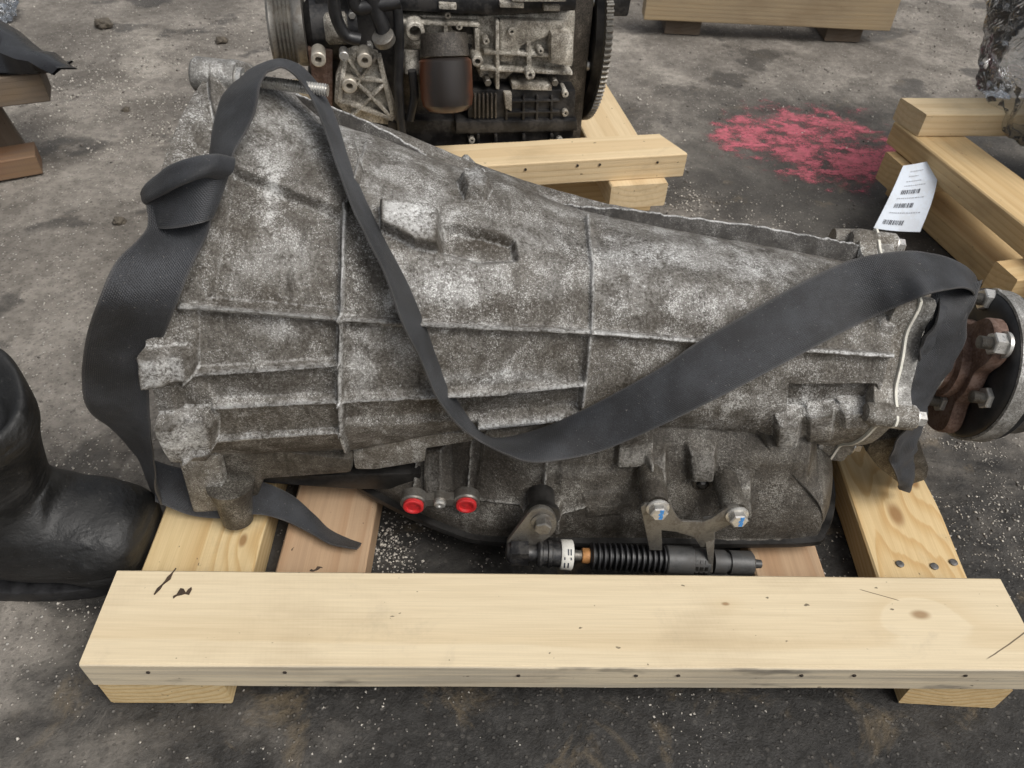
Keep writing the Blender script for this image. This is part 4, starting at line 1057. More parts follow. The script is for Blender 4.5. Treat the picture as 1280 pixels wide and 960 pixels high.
# ================================================================== STRAP
strap = thing('lifting_strap', 'black woven lifting strap knotted round the gearbox', 'strap', (0.07, 0.2, 0.04))
SW = 0.048
def ribbon(name, pairs, seed=0, width=SW, curl=0.0, wr=0.0012, sign=1.0, sub=8):
    """pairs: (outer px, inner px, depth) ; depth ('c', offset) from the surface underneath, ('y', Y) a plane, None interpolated"""
    T = []
    for (ax, ay, bx, by, dep) in pairs:
        cx, cy = (ax + bx) / 2, (ay + by) / 2
        if dep is None: T.append(np.nan); continue
        if dep[0] == 'c': P = cast(cx, cy, dep[1])[0]
        elif dep[0] == 'z': P = onz(cx, cy, dep[1])
        else: P = ony(cx, cy, dep[1])
        T.append(np.linalg.norm(P - CP))
    T = np.array(T); ok = ~np.isnan(T); idx = np.arange(len(T)); T = np.interp(idx, idx[ok], T[ok])
    E1, E2 = [], []
    for (ax, ay, bx, by, dep), t in zip(pairs, T):
        sg = dep[2] if dep is not None and len(dep) > 2 else sign
        d1, d2 = ray(ax, ay), ray(bx, by); w0 = np.linalg.norm((d1 - d2) * t); dl = math.sqrt(max(0, width ** 2 - w0 ** 2)) / 2 * sg
        dl = max(-0.022, min(0.022, dl))
        E1.append(CP + d1 * (t + dl)); E2.append(CP + d2 * (t - dl))
    E1, E2 = spline(np.array(E1), sub), spline(np.array(E2), sub)
    n = len(E1); k = 9; C_ = (E1 + E2) / 2; tan = np.gradient(C_, axis=0); tan /= np.linalg.norm(tan, axis=1, keepdims=True)
    wd = E2 - E1; nr = np.cross(tan, wd); nr /= np.linalg.norm(nr, axis=1, keepdims=True) + 1e-12
    fl = np.sign(np.einsum('ij,ij->i', nr, CP - C_)); fl = np.where(fl == 0, 1, fl)
    nr *= fl[n // 2]
    al = np.r_[0, np.cumsum(np.linalg.norm(np.diff(C_, axis=0), axis=1))]
    top, bot, uv = [], [], []
    for j in range(k):
        u_ = j / (k - 1); base = E1 * (1 - u_) + E2 * u_
        off = curl * (1 - (2 * u_ - 1) ** 2) + wr * fbm(al * 30 + seed, np.full(n, u_ * 2.2), None, seed, 3)
        th = 0.0013 * (1 - 0.5 * abs(2 * u_ - 1) ** 6)
        top.append(base + nr * (off + th)[:, None] if hasattr(off + th, '__len__') else base + nr * (off + th)); bot.append(base + nr * (off - th)[:, None])
    loop = top + bot[::-1]; V = np.stack(loop, 1)                  # n x 2k x 3
    Fq = grid_faces(n, 2 * k, True)
    me_ = np_mesh(name, V.reshape(-1, 3), Fq)
    ul = me_.uv_layers.new(name='UVMap')
    uu = np.array([j / (k - 1) for j in range(k)] + [1 - j / (k - 1) for j in range(k)])
    UVv = np.stack(np.broadcast_arrays(uu[None, :], al[:, None]), -1).reshape(-1, 2)
    li = np.zeros(len(me_.loops), np.int32); me_.loops.foreach_get('vertex_index', li)
    ul.data.foreach_set('uv', UVv[li].astype(np.float32).ravel())
    bm = bmesh.new(); bm.from_mesh(me_); bm.verts.ensure_lookup_table()
    for r0 in (0, n - 1):
        for j in range(k - 1):
            try: bm.faces.new([bm.verts[r0 * 2 * k + i] for i in (j, j + 1, 2 * k - 2 - j, 2 * k - 1 - j)])
            except ValueError: pass
    bmesh.ops.recalc_face_normals(bm, faces=bm.faces); bm.to_mesh(me_); bm.free()
    return link(name, me_, 'strap', strap, 60)

ribbon('webbing', [
    (258, 215, 290, 215, ('c', 0.012)), (262, 190, 291, 192, ('c', 0.012)), (266, 165, 306, 165, None), (271, 140, 319, 140, ('c', 0.02)), (281, 115, 325, 108, None), (306, 91, 332, 92, ('y', 0.335)), (328, 79, 341, 87, None), (350, 74, 351, 84, ('y', 0.345)),
    (371, 80, 361, 88, None), (386, 92, 371, 97, None), (403, 113, 387, 119, ('y', 0.35)), (420, 150, 402, 152, None), (438, 205, 420, 206, None), (463, 265, 445, 270, ('c', 0.018)), (503, 333, 478, 338, ('c', 0.012)), (528, 398, 503, 404, ('c', 0.014)), (548, 445, 526, 452, ('c', 0.012)),
    (571, 498, 548, 500, ('c', 0.016)), (592, 530, 574, 532, None), (615, 547, 600, 551, ('c', 0.030)), (650, 544, 632, 568, None), (690, 531, 672, 578, ('c', 0.038)), (760, 496, 745, 566, None), (830, 457, 820, 535, ('c', 0.028)), (868, 430, 862, 515, ('c', 0.022)), (930, 394, 935, 478, ('c', 0.016)),
    (1000, 354, 1020, 433, ('c', 0.016)), (1055, 328, 1080, 402, ('c', 0.030)), (1100, 317, 1125, 382, None), (1145, 314, 1160, 368, ('y', 0.232)), (1178, 320, 1186, 362, ('y', 0.240)), (1203, 331, 1205, 360, ('y', 0.248)), (1219, 346, 1217, 366, ('y', 0.256)), (1220, 362, 1216, 376, ('y', 0.268))], seed=3, wr=0.0010)
ribbon('webbing', [(264, 258, 184, 256, ('c', 0.016)), (261, 288, 182, 288, ('c', 0.014)), (238, 336, 145, 328, ('y', 0.168)), (220, 384, 121, 380, ('y', 0.148)), (201, 432, 107, 425, ('y', 0.148)), (187, 475, 102, 475, ('y', 0.146)), (187, 515, 110, 512, ('y', 0.148)), (189, 548, 142, 538, ('y', 0.155)), (193, 580, 170, 572, ('y', 0.166)), (196, 612, 186, 605, ('y', 0.176)), (201, 632, 193, 626, ('y', 0.183))], seed=5, curl=-0.004, wr=0.0022, sign=-1, width=0.05)
ribbon('webbing', [(192, 575, 194, 627, ('y', 0.186)), (222, 584, 238, 644, ('z', 0.067)), (275, 592, 281, 648, ('z', 0.066)), (324, 601, 320, 643, ('z', 0.066)), (363, 618, 356, 651, ('z', 0.054)), (391, 642, 389, 667, ('z', 0.045)), (415, 664, 414, 680, ('z', 0.041)), (454, 678, 446, 686, ('z', 0.038))], seed=7, wr=0.001, width=0.03)
ribbon('webbing', [(1219, 352, 1166, 366, ('y', 0.250)), (1216, 385, 1155, 398, ('y', 0.232)), (1204, 425, 1147, 436, ('y', 0.222)), (1186, 462, 1143, 474, ('y', 0.214)), (1166, 498, 1139, 506, ('y', 0.208)), (1152, 524, 1134, 532, ('y', 0.204)), (1149, 545, 1118, 556, ('y', 0.202)), (1147, 568, 1112, 580, ('y', 0.200)), (1146, 590, 1117, 597, ('y', 0.199)), (1130, 613, 1124, 612, ('y', 0.198))], seed=9, wr=0.009, curl=0.003)
ribbon('webbing', [(1219, 356, 1180, 372, ('y', 0.245)), (1210, 382, 1172, 398, ('y', 0.226)), (1200, 402, 1162, 416, ('y', 0.216)), (1186, 420, 1152, 436, ('y', 0.214)), (1168, 436, 1146, 450, ('y', 0.214))], seed=12, wr=0.010, curl=-0.006)
# the knot: webbing wrapped flat round itself
kc = cast(245, 245, 0.0)[0]; Yk = kc[1] - 0.026
ribbon('knot_wrap', [(262, 200, 250, 262, ('y', Yk + 0.030)), (291, 197, 266, 270, ('y', Yk + 0.016)), (284, 196, 260, 276, ('y', Yk + 0.004)), (262, 197, 242, 281, ('y', Yk - 0.002)), (232, 203, 220, 285, ('y', Yk - 0.002)), (206, 212, 203, 286, ('y', Yk + 0.003)), (186, 230, 190, 284, ('y', Yk + 0.013)), (181, 238, 187, 280, ('y', Yk + 0.026)), (190, 240, 196, 276, ('y', Yk + 0.036))], seed=15, wr=0.0022, width=0.03)
ribbon('knot_fold', [(291, 196, 276, 226, ('y', Yk + 0.012)), (268, 192, 256, 222, ('y', Yk - 0.001)), (236, 198, 228, 232, ('y', Yk - 0.006)), (208, 210, 204, 244, ('y', Yk - 0.002)), (188, 226, 188, 252, ('y', Yk + 0.008)), (181, 238, 184, 256, ('y', Yk + 0.022))], seed=17, wr=0.0022, width=0.002, curl=0.003)

# ================================================================== RUBBER BOOT
boot_root = thing('rubber_boot', 'black rubber boot standing beside the skid', 'boot', (-0.15, 0.15, 0))
def boot():
    """one skin swept from the toe back to the ankle, then up the shaft"""
    secs = []   # centre, half width (y), half height / half length, direction up-vector
    n = 48; V = []
    def foot(x, zc, hw, hh, yc):
        o = []
        for k in range(n):
            p = 2 * math.pi * k / n; cs, sn = math.cos(p), math.sin(p)
            z = zc + hh * math.copysign(abs(sn) ** (0.6 if sn < 0 else 0.95), sn); o.append((x, yc + hw * math.copysign(abs(cs) ** 0.8, cs), max(z, 0.001)))
        return o
    yc = 0.150
    for x, zc, hw, hh in ((-0.001, 0.040, 0.022, 0.022), (-0.003, 0.041, 0.038, 0.034), (-0.012, 0.043, 0.047, 0.041), (-0.030, 0.045, 0.051, 0.044), (-0.048, 0.048, 0.052, 0.047)):
        V.append(foot(x, zc, hw, hh, yc))
    # turn from the instep up into the shaft: section planes rotate about the ankle crease
    piv = np.array([-0.066, yc, 0.120])
    for a, r0, r1 in ((2, 0.020, 0.119), (15, 0.010, 0.130), (35, 0.006, 0.150), (55, 0.005, 0.160), (72, 0.006, 0.150), (90, 0.006, 0.142)):
        t = math.radians(a); dr = np.array([-math.sin(t), 0, -math.cos(t)]); o = []
        cen = piv + dr * (r0 + r1) / 2; hl = (r1 - r0) / 2
        for k in range(n):
            p = 2 * math.pi * k / n; cs, sn = math.cos(p), math.sin(p)
            q = cen - dr * hl * math.copysign(abs(sn) ** 0.9, sn); o.append((q[0], yc + 0.05 * cs + 0.0, max(q[2], 0.001)))
        V.append(o)
    for z, cx, hx, hy, y2 in ((0.150, -0.140, 0.071, 0.060, yc), (0.18, -0.133, 0.075, 0.064, yc), (0.205, -0.128, 0.076, 0.065, yc), (0.226, -0.126, 0.074, 0.064, yc), (0.234, -0.127, 0.069, 0.059, yc), (0.222, -0.128, 0.060, 0.051, yc), (0.208, -0.130, 0.052, 0.044, yc), (0.203, -0.126, 0.036, 0.026, yc), (0.209, -0.128, 0.02, 0.014, yc), (0.206, -0.128, 0.006, 0.006, yc)):
        o = []
        for k in range(n):
            p = 2 * math.pi * k / n; cs, sn = math.cos(p), math.sin(p)
            tl = 0.25 * sn * hx * (1 if z > 0.19 else 0)
            o.append((cx + hx * sn, y2 + hy * cs, z - tl * 0.5 + 0.010 * math.sin(2 * p + 0.8) * (z > 0.19)))
        V.append(o)
    V = np.array(V)
    m_ = V.shape[0]; nn_ = fbm(V[..., 0] * 22, V[..., 1] * 22, V[..., 2] * 60, 61, 3) * 0.0075 * sstep(0.03, 0.10, V[..., 2])
    V[..., 1] += nn_; V[..., 0] += nn_ * 0.6; V[..., 2] = np.maximum(V[..., 2], 0.001)
    # pinch folds where the shaft slumps
    F = [tuple(map(int, f)) for f in grid_faces(m_, n, True)] + [tuple(range(n)), tuple(range((m_ - 1) * n, m_ * n))]
    mb = MB(); mb.add(V.reshape(-1, 3), F); o = mb.build('boot_body', 'boot', boot_root, 180)
    md = o.modifiers.new('subd', 'SUBSURF'); md.levels = 2; md.render_levels = 2
b = NB('boot_rubber'); o_ = b.obj()
n1 = b.noise(o_, 24, 5, 0.6); n2 = b.noise(o_, 300, 3, 0.6); n3 = b.noise(b.map(o_, scale=(1, 1, 2.5)), 9, 3, 0.5, 1.0)
cc = b.mix(b.mr(n1, 0.35, 0.7), (0.006, 0.0062, 0.0064), (0.017, 0.017, 0.0168))
cc = b.mix(b.mul(b.mr(n2, 0.66, 0.74), 0.5), cc, (0.13, 0.12, 0.11))
M['boot'] = b.fin(cc, b.mr(n1, 0.3, 0.7, 0.42, 0.62), 0, b.bump(b.add(b.mul(n3, 1.0), b.mul(n2, 0.08)), 0.8, 0.010))
boot()
m = MB(); ol_ = []
for k in range(40):
    t = 2 * math.pi * k / 40; cs, sn = math.cos(t), math.sin(t); ol_.append((-0.117 + 0.116 * math.copysign(abs(cs) ** 0.8, cs), 0.150 + 0.050 * math.copysign(abs(sn) ** 0.8, sn), -0.002))
m.prism(ol_, (0, 0, 0.016)); m.build('sole', 'rubber', boot_root, bevel=0.003)

# ================================================================== BACKGROUND ENGINE AND ITS SKID
def prism_board(name, mat, parent, tops, thick, seed=0):
    """board from its four top corners, straight down by its thickness; local X along the first edge"""
    t = [np.array(p, float) for p in tops]; c_ = sum(t) / 4 - np.array([0, 0, thick / 2]); ex = t[1] - t[0]; L = np.linalg.norm(ex); ex /= L
    W = np.linalg.norm(np.cross(ex, t[3] - t[0]))
    sk = float((t[3] - t[0]) @ ex) / W
    return board(name, mat, parent, c_, ex, float((t[1] - t[0]) @ ex), W, thick, seed=seed, skew0=sk, skew1=sk)
es = thing('wooden_skid', 'knocked together lumber skid under the greasy engine', 'skid', (0.3, 1.0, 0), 'lumber skids')
ea = math.radians(9.5); EX = np.array([math.cos(ea), math.sin(ea), 0]); EY = np.array([-math.sin(ea), math.cos(ea), 0])
R0 = onz(862, 192, 0.143)
def el(a, b_, z=0.0): return R0 * (1, 1, 0) + EX * a + EY * b_ + np.array([0, 0, z])
board('front_beam', 'w_bgA', es, el(-0.345, 0.034, 0.124), EX, 0.66, 0.067, 0.038, seed=11, skew1=-0.35)
fbn = [o for o in es.children][-1]
for px_, py_ in ((657, 212), (722, 207), (750, 206), (822, 203)): nail(fbn, onplane(px_, py_, el(0, -0.0006), EY), -EY, 0.0020, 'nailrust', 0.0004)
board('runner', 'w_bgA', es, el(-0.075, 0.20, 0.086), EY, 0.43, 0.088, 0.038, seed=12)
board('runner', 'w_bgA', es, el(-0.60, 0.20, 0.086), EY, 0.43, 0.088, 0.038, seed=13)
board('base_board', 'w_bgB', es, el(-0.33, 0.105, 0.0335), EX, 0.63, 0.06, 0.066, seed=14)
board('base_board', 'w_bgB', es, el(-0.33, 0.36, 0.0335), EX, 0.63, 0.06, 0.066, seed=15)
bk = board('end_block', 'w_bgA', es, el(-0.075, 0.383, 0.124), EX, 0.062, 0.065, 0.038, seed=16)
for px_, py_ in ((742, 90), (757, 86)): nail(bk, onplane(px_, py_, el(0, 0.3502), EY), -EY, 0.0020, 'nailrust', 0.0004)

eng = thing('car_engine', 'greasy car engine block with an oil filter and ring gear', 'engine', el(-0.3, 0.2, 0.106))
E0 = el(0, 0.092)
def ep(x, y, d=0.0): return onplane(x, y, E0 + EY * d, EY)
def eprism(name, poly, d, depth, mat, bev=0.003):
    return MB().prism([ep(x, y, d) for x, y in poly], EY * depth).build(name, mat, eng, bevel=bev)
def ebar(name, x0, y0, x1, y1, wpx, d, depth, mat, bev=0.002):
    dx, dy = x1 - x0, y1 - y0; L = math.hypot(dx, dy); nx, ny = -dy / L * wpx / 2, dx / L * wpx / 2
    return eprism(name, [(x0 + nx, y0 + ny), (x1 + nx, y1 + ny), (x1 - nx, y1 - ny), (x0 - nx, y0 - ny)], d, depth, mat, bev)
def ecyl(name, x, y, rpx, d, depth, mat, hole=0.0, n=20):
    c_ = ep(x, y, d); r = np.linalg.norm(ep(x + rpx, y, d) - c_)
    pf = [(0, r * hole)] if hole else []
    if hole: pf = [(depth * 0.5, r * hole * 0.9), (0, r * hole)]
    return MB().lathe(c_, EY, pf + [(0, r * 0.88), (r * 0.12, r), (depth, r)], n).build(name, mat, eng)
# block core
b0 = ep(425, 186, 0.03); 
MB().box(el(-0.325, 0.235, 0.26), (0.38, 0.24, 0.305), (EX, EY, (0, 0, 1))).build('engine_block', 'iron', eng, bevel=0.006)
eprism('sump_casing', [(584, 112), (720, 112), (716, 188), (586, 192)], -0.006, 0.06, 'engine_black')
eprism('lower_casing', [(500, 150), (588, 150), (588, 192), (502, 192)], 0.002, 0.06, 'engine_black')
eprism('rail_casing', [(570, 152), (722, 150), (722, 164), (570, 168)], -0.014, 0.03, 'engine_black')
for x in (634, 655, 672, 690): ebar('casing_rib', x, 120, x - 1, 156, 3, -0.012, 0.02, 'engine_black')
for y in (127, 141): ebar('casing_rib', 632, y, 700, y - 1, 3, -0.012, 0.02, 'engine_black')
for x in (598, 620, 655, 690): ebar('casing_rib', x, 168, x, 186, 4, -0.016, 0.02, 'engine_black')
eprism('side_casting', [(502, 18), (600, 20), (720, 14), (716, 84), (650, 84), (632, 100), (600, 98), (590, 72), (552, 66), (500, 88)], 0.006, 0.05, 'engine_alu', 0.004)
eprism('upper_rail', [(498, 0), (722, -4), (720, 14), (620, 20), (500, 14)], -0.012, 0.06, 'engine_black', 0.004)
eprism('casting_web', [(624, 24), (712, 28), (690, 44), (652, 58), (640, 78), (625, 78)], -0.006, 0.03, 'engine_alu', 0.004)
for a in ((557, 28, 558, 70, 5), (596, 36, 597, 74, 6), (622, 26, 622, 112, 5), (661, 52, 662, 98, 6), (600, 86, 716, 92, 5), (605, 66, 690, 70, 5), (640, 108, 690, 110, 8), (502, 28, 600, 32, 5), (690, 40, 716, 44, 4)):
    ebar('casting_rib', *a[:5], -0.010, 0.03, 'engine_alu')
for (x0, y0, x1, y1) in ((562, 26, 592, 44), (566, 50, 590, 66)): eprism('casting_pocket', [(x0, y0), (x1, y0 + 6), (x1, y1), (x0 + 4, y1 - 6)], 0.004, 0.01, 'engine_black', 0.001)
eprism('bearing_boss', [(688, 40), (718, 44), (718, 84), (688, 82)], -0.02, 0.05, 'engine_alu', 0.008)
ecyl('coolant_port', 519, 40, 12, -0.03, 0.05, 'engine_alu', 0.62)
ecyl('dowel_boss', 597, 77, 7, -0.03, 0.04, 'engine_alu', 0.5)
ecyl('dowel_boss', 663, 94, 6, -0.025, 0.04, 'engine_alu', 0.4)
c_ = ep(515, 62, -0.02); MB().lathe(c_, np.array((0, -0.3, -1)), [(0, 0.011), (0.03, 0.011), (0.031, 0.008), (0.024, 0.006)], 18).build('drain_boss', 'engine_alu', eng)
for a in (0, 1, 2, 3, 4, 5): ebar('cooling_fin', 594 + a * 5.2, 118, 594 + a * 5.2, 148, 2.4, -0.012, 0.02, 'iron', 0.0008)
eprism('gasket_face', [(630, 116), (640, 116), (640, 140), (632, 136)], -0.014, 0.02, 'engine_alu', 0.002)
MB().box(el(-0.325, 0.235, 0.432), (0.34, 0.19, 0.036), (EX, EY, (0, 0, 1))).build('head_cover', 'engine_black', eng, bevel=0.012, segs=3)
for i in range(5): MB().box(el(-0.465 + 0.07 * i, 0.235, 0.452), (0.012, 0.17, 0.008), (EX, EY, (0, 0, 1))).build('cover_rib', 'engine_black', eng, bevel=0.003)
for i in range(4):
    for q in (-0.105, 0.105): hexbolt(eng, 'head_bolt', el(-0.48 + 0.1 * i, 0.235 + q, 0.4127), (0, 0, 1), 0.007, 0.008, 1.3, 'steel')
for i in range(4): MB().lathe(el(-0.45 + 0.085 * i, 0.115, 0.36), -EY, [(0, 0.03), (0.03, 0.026), (0.031, 0.02), (0.02, 0.018)], 24).build('intake_port', 'engine_alu', eng)
# oil filter
f0 = ep(556, 72, -0.045); f1 = ep(560, 141, -0.07); fr = 0.0355; ax_ = f1 - f0; L = np.linalg.norm(ax_); ax_ /= L
fo = MB().lathe((0, 0, L), (0, 0, -1), [(0, fr * 0.86), (0.004, fr), (L * 0.7, fr), (L * 0.86, fr * 0.94), (L * 0.96, fr * 0.72), (L, fr * 0.4)], 40).build('oil_filter', 'filter', None)
fo.matrix_basis = Matrix.Translation(Vector(f1)) @ Vector(-ax_).to_track_quat('Z', 'Y').to_matrix().to_4x4()
zq = np.array(fo.matrix_basis.to_3x3()); WORLD[fo.name] = fo.matrix_basis.copy(); adopt(fo, eng)
MB().lathe(f0 - ax_ * 0.03, ax_, [(0, 0.03), (0.028, 0.033)], 28).build('filter_head', 'iron', eng)
# mounting bracket with cross ribs
eprism('mounting_bracket', [(430, 66), (446, 60), (472, 66), (484, 100), (498, 146), (500, 158), (440, 150), (418, 128), (420, 96)], -0.028, 0.012, 'engine_alu', 0.002)
br_ = [o for o in eng.children if o.name.startswith('mounting_bracket')][0]
for a in ((432, 70, 424, 128, 6), (474, 72, 492, 148, 6), (424, 126, 492, 150, 5), (440, 146, 482, 104, 4), (446, 104, 490, 148, 4), (430, 98, 482, 102, 4), (434, 72, 452, 100, 4), (470, 72, 448, 104, 4)):
    o = ebar('bracket_rib', *a, -0.040, 0.016, 'engine_alu', 0.0015)
for i, (x, y) in enumerate(((456, 76), (437, 108), (398, 75))):
    ecyl('bracket_boss', x, y, 9.5, -0.05, 0.03, 'bronze', 0.45)
ecyl('bracket_bolt', 430, 71, 6, -0.05, 0.02, 'zinc'); ecyl('bracket_bolt', 491, 158, 6, -0.035, 0.02, 'engine_black')
eprism('front_cover', [(395, -20), (505, -20), (505, 190), (425, 190), (410, 120), (384, 96)], 0.012, 0.16, 'engine_black', 0.006)
eprism('guide_plate', [(384, 62), (416, 62), (416, 140), (392, 110)], -0.012, 0.03, 'rust', 0.003)
# belt pulley and alternator body
pc_ = ep(361, 36, 0.03); prr = 0.047
pf = [(0, 0.02), (0.001, prr), (0.004, prr + 0.001)]
for i in range(5): pf += [(0.008 + i * 0.005, prr - 0.001), (0.0105 + i * 0.005, prr - 0.004)]
MB().lathe(pc_ - EX * 0.024, EX, pf + [(0.034, prr - 0.001), (0.036, prr), (0.046, prr), (0.047, prr - 0.003), (0.047, 0.02)], 48).build('belt_pulley', 'pulley' if 'pulley' in M else 'steel', eng)
MB().lathe(pc_ + EX * 0.022, EX, [(0, 0.028), (0.01, 0.040), (0.045, 0.042), (0.05, 0.034), (0.07, 0.034)], 36).build('alternator_body', 'engine_black', eng)
MB().lathe(ep(406, 36, 0.0) , EX, [(0, 0.016), (0.004, 0.020), (0.028, 0.020), (0.03, 0.016)], 24).build('idler_boss', 'engine_alu', eng)
for pts, r in (([(462, -20), (470, 12), (478, 34), (482, 52)], 0.010), ([(486, -20), (497, 15), (499, 60), (498, 110), (502, 160), (506, 188)], 0.0065), ([(440, -20), (446, 8), (470, 6), (500, 2)], 0.009), ([(416, -10), (420, 20), (432, 44), (450, 50)], 0.008), ([(515, 88), (518, 120), (512, 150)], 0.006)):
    MB().tube([ep(x, y, -0.045) for x, y in pts], r, 12).build('rubber_hose', 'rubber', eng)
MB().lathe(ep(478, 44, -0.055), ep(486, 62, -0.045) - ep(478, 44, -0.055), [(0, 0.0125), (0.001, 0.0145), (0.010, 0.0145), (0.011, 0.0125)], 20).build('hose_clamp', 'steel', eng)
for (x, y) in ((446, 62), (470, 82), (528, 98), (610, 104), (694, 104), (580, 108), (545, 88)): ecyl('case_bolt', x, y, 4.5, -0.016, 0.02, 'steel', n=6)
for x, y, w_ in ((640, 6, 30), (690, 10, 20), (560, 8, 22)): ebar('rail_clip', x - w_ / 2, y, x + w_ / 2, y + 1, 7, -0.02, 0.02, 'engine_alu', 0.001)
ebar('cover_strip', 640, -2, 708, -2, 9, -0.03, 0.03, 'engine_alu', 0.002)
for (x, y, rp) in ((540, 60, 5), (574, 34, 4), (640, 40, 5), (676, 64, 4), (704, 62, 7), (560, 20, 4), (608, 52, 4), (707, 118, 4), (707, 142, 4), (590, 176, 4), (700, 176, 4)): ecyl('casting_boss', x, y, rp, -0.014, 0.03, 'engine_alu', 0.4, 14)
for (x, y) in ((440, 20), (428, 46), (462, 60), (404, 100), (396, 120)): ecyl('cover_bolt', x, y, 4.5, -0.002, 0.03, 'zinc', n=6)
# flywheel ring gear seen almost edge on
fc = el(-0.118, 0.235, 0.262); fR = 0.152; nt_ = 116; vv = []; Fs = []
for side_ in (-0.005, 0.005):
    for i in range(nt_ * 4):
        p = 2 * math.pi * i / (nt_ * 4); r = fR + (0.0035 if i % 4 in (1, 2) else 0.0)
        vv.append(fc + EX * side_ + r * (math.cos(p) * EY + math.sin(p) * np.array([0, 0, 1.0])))
m = MB().prism(vv[:nt_ * 4], EX * 0.010); m.build('ring_gear', 'steel', eng, 20)
MB().lathe(fc - EX * 0.016, EX, [(0, 0.05), (0.002, 0.135), (0.012, 0.143), (0.022, 0.143), (0.024, 0.13), (0.03, 0.05)], 64).build('flywheel', 'engine_black', eng)
for a in range(8):
    p = a * math.pi / 4 + 0.3; c_ = fc - EX * 0.020 + 0.115 * (math.cos(p) * EY + math.sin(p) * np.array([0, 0, 1.0])); MB().lathe(c_, EX, [(0, 0.007), (0.006, 0.008)], 12).build('flywheel_bolt', 'zinc', eng)
eprism('starter_mount', [(729, -12), (792, -12), (786, 22), (752, 22), (746, 14), (730, 16)], 0.05, 0.06, 'engine_black', 0.006)
eprism('plastic_clip', [(728, 24), (741, 24), (740, 52), (729, 52)], 0.07, 0.02, 'white_band', 0.002)

# ================================================================== FAR SKID (top right)
fs = thing('wooden_skid', 'brown lumber skid at the far edge of the yard', 'skid', (1.0, 1.7, 0), 'lumber skids')
a_ = onz(805, 25, 0.036); b_ = onz(1112, 39, 0.036); dv = (b_ - a_) / np.linalg.norm(b_ - a_); pv = np.array([-dv[1], dv[0], 0]); L = np.linalg.norm(b_ - a_)
board('front_beam', 'w_far', fs, (a_ + b_) / 2 + pv * 0.03 + np.array([0, 0, 0.0445]), dv, L, 0.06, 0.089, seed=21)
for px_ in (858, 1056):
    p = onz(px_, 30, 0.036); t = float((p - a_) @ dv); board('runner', 'w_old', fs, a_ * (1, 1, 0) + dv * t + pv * 0.20 + np.array([0, 0, 0.0178]), pv, 0.36, 0.085, 0.0355, seed=22 + px_)
p = onz(1115, 6, 0.126); board('top_board', 'w_bgB', fs, a_ * (1, 1, 0) + dv * (L * 0.98) + pv * 0.13 + np.array([0, 0, 0.144]), dv, 0.11, 0.06, 0.036, seed=25)
board('back_beam', 'w_far', fs, a_ * (1, 1, 0) + dv * L / 2 + pv * 0.34 + np.array([0, 0, 0.0807]), dv, L, 0.06, 0.089, seed=26)

# ================================================================== RIGHT SKID, wrapped part, tag
rs = thing('wooden_skid', 'golden lumber skid beside the pink paint patch', 'skid', (1.15, 0.8, 0), 'lumber skids')
p0 = onz(1118, 148, 0.127); p1 = onz(1262, 262, 0.127); rdv = p1 - p0; rdv /= np.linalg.norm(rdv); rpv = np.array([-rdv[1], rdv[0], 0])
cR = onz(1150, 166, 0.127)
RW = 0.088
run_c = onz(1118, 152, 0.127)
board('runner', 'w_bgB', rs, run_c + rdv * 0.27 + rpv * RW / 2 * 1.0 - np.array([0, 0, 0.019]), rdv, 0.54, RW, 0.038, seed=31)
tb = onz(1153, 143, 0.165); tdv = onz(1245, 143, 0.165) - tb; tdv /= np.linalg.norm(tdv); tpv = np.array([-tdv[1], tdv[0], 0])
board('cross_beam', 'w_bgA', rs, tb + tdv * 0.24 + tpv * 0.031 - np.array([0, 0, 0.0187]), tdv, 0.48, 0.062, 0.037, seed=32, skew0=-0.25)
board('base_board', 'w_bgB', rs, run_c * (1, 1, 0) + rdv * 0.27 + rpv * 0.055 + np.array([0, 0, 0.019]), rdv, 0.50, 0.065, 0.038, seed=33)
board('spacer_block', 'w_bgB', rs, run_c * (1, 1, 0) + rdv * 0.055 + rpv * 0.05 + np.array([0, 0, 0.063]), rpv, 0.13, 0.06, 0.049, seed=34)
board('spacer_block', 'w_bgB', rs, run_c * (1, 1, 0) + rdv * 0.36 + rpv * 0.02 + np.array([0, 0, 0.063]), rpv, 0.12, 0.045, 0.0495, seed=35)
board('runner', 'w_bgB', rs, run_c + rdv * 0.27 + rpv * 0.42 - np.array([0, 0, 0.019]), rdv, 0.54, RW, 0.038, seed=36)
wr = thing('wrapped_part', 'dark greasy engine part wrapped in clear plastic film', 'engine part', (1.35, 0.95, 0.13))
def lump(name, c_, s_, mat, seed, amp, n1=72, n2=56, ex=0.7):
    th = np.linspace(0, 2 * math.pi, n1, endpoint=False); ph = np.linspace(-1.5, 1.5, n2); TH, PH = np.meshgrid(th, ph)
    f = lambda v: np.sign(v) * np.abs(v) ** ex
    X, Y, Z = f(np.cos(TH)) * f(np.cos(PH)), f(np.sin(TH)) * f(np.cos(PH)), f(np.sin(PH))
    k = 1 + amp * fbm(X * 2.2 + seed, Y * 2.2, Z * 2.2, seed, 5)
    crease = 0.35 * amp * np.abs(fbm(X * 5 + seed, Y * 5, Z * 3, seed + 5, 3))
    k = k - crease
    V = np.stack([c_[0] + s_[0] * X * k, c_[1] + s_[1] * Y * k, c_[2] + s_[2] * Z * k], -1)
    return link(name, np_mesh(name, V.reshape(-1, 3), grid_faces(n2, n1, True)), mat, wr, 180)
wc = np.array([1.30, 0.855, 0.262])
MB().box(wc + np.array([0.03, 0.02, -0.01]), (0.20, 0.19, 0.22)).build('metal_core', 'iron', wr, bevel=0.02, segs=3)
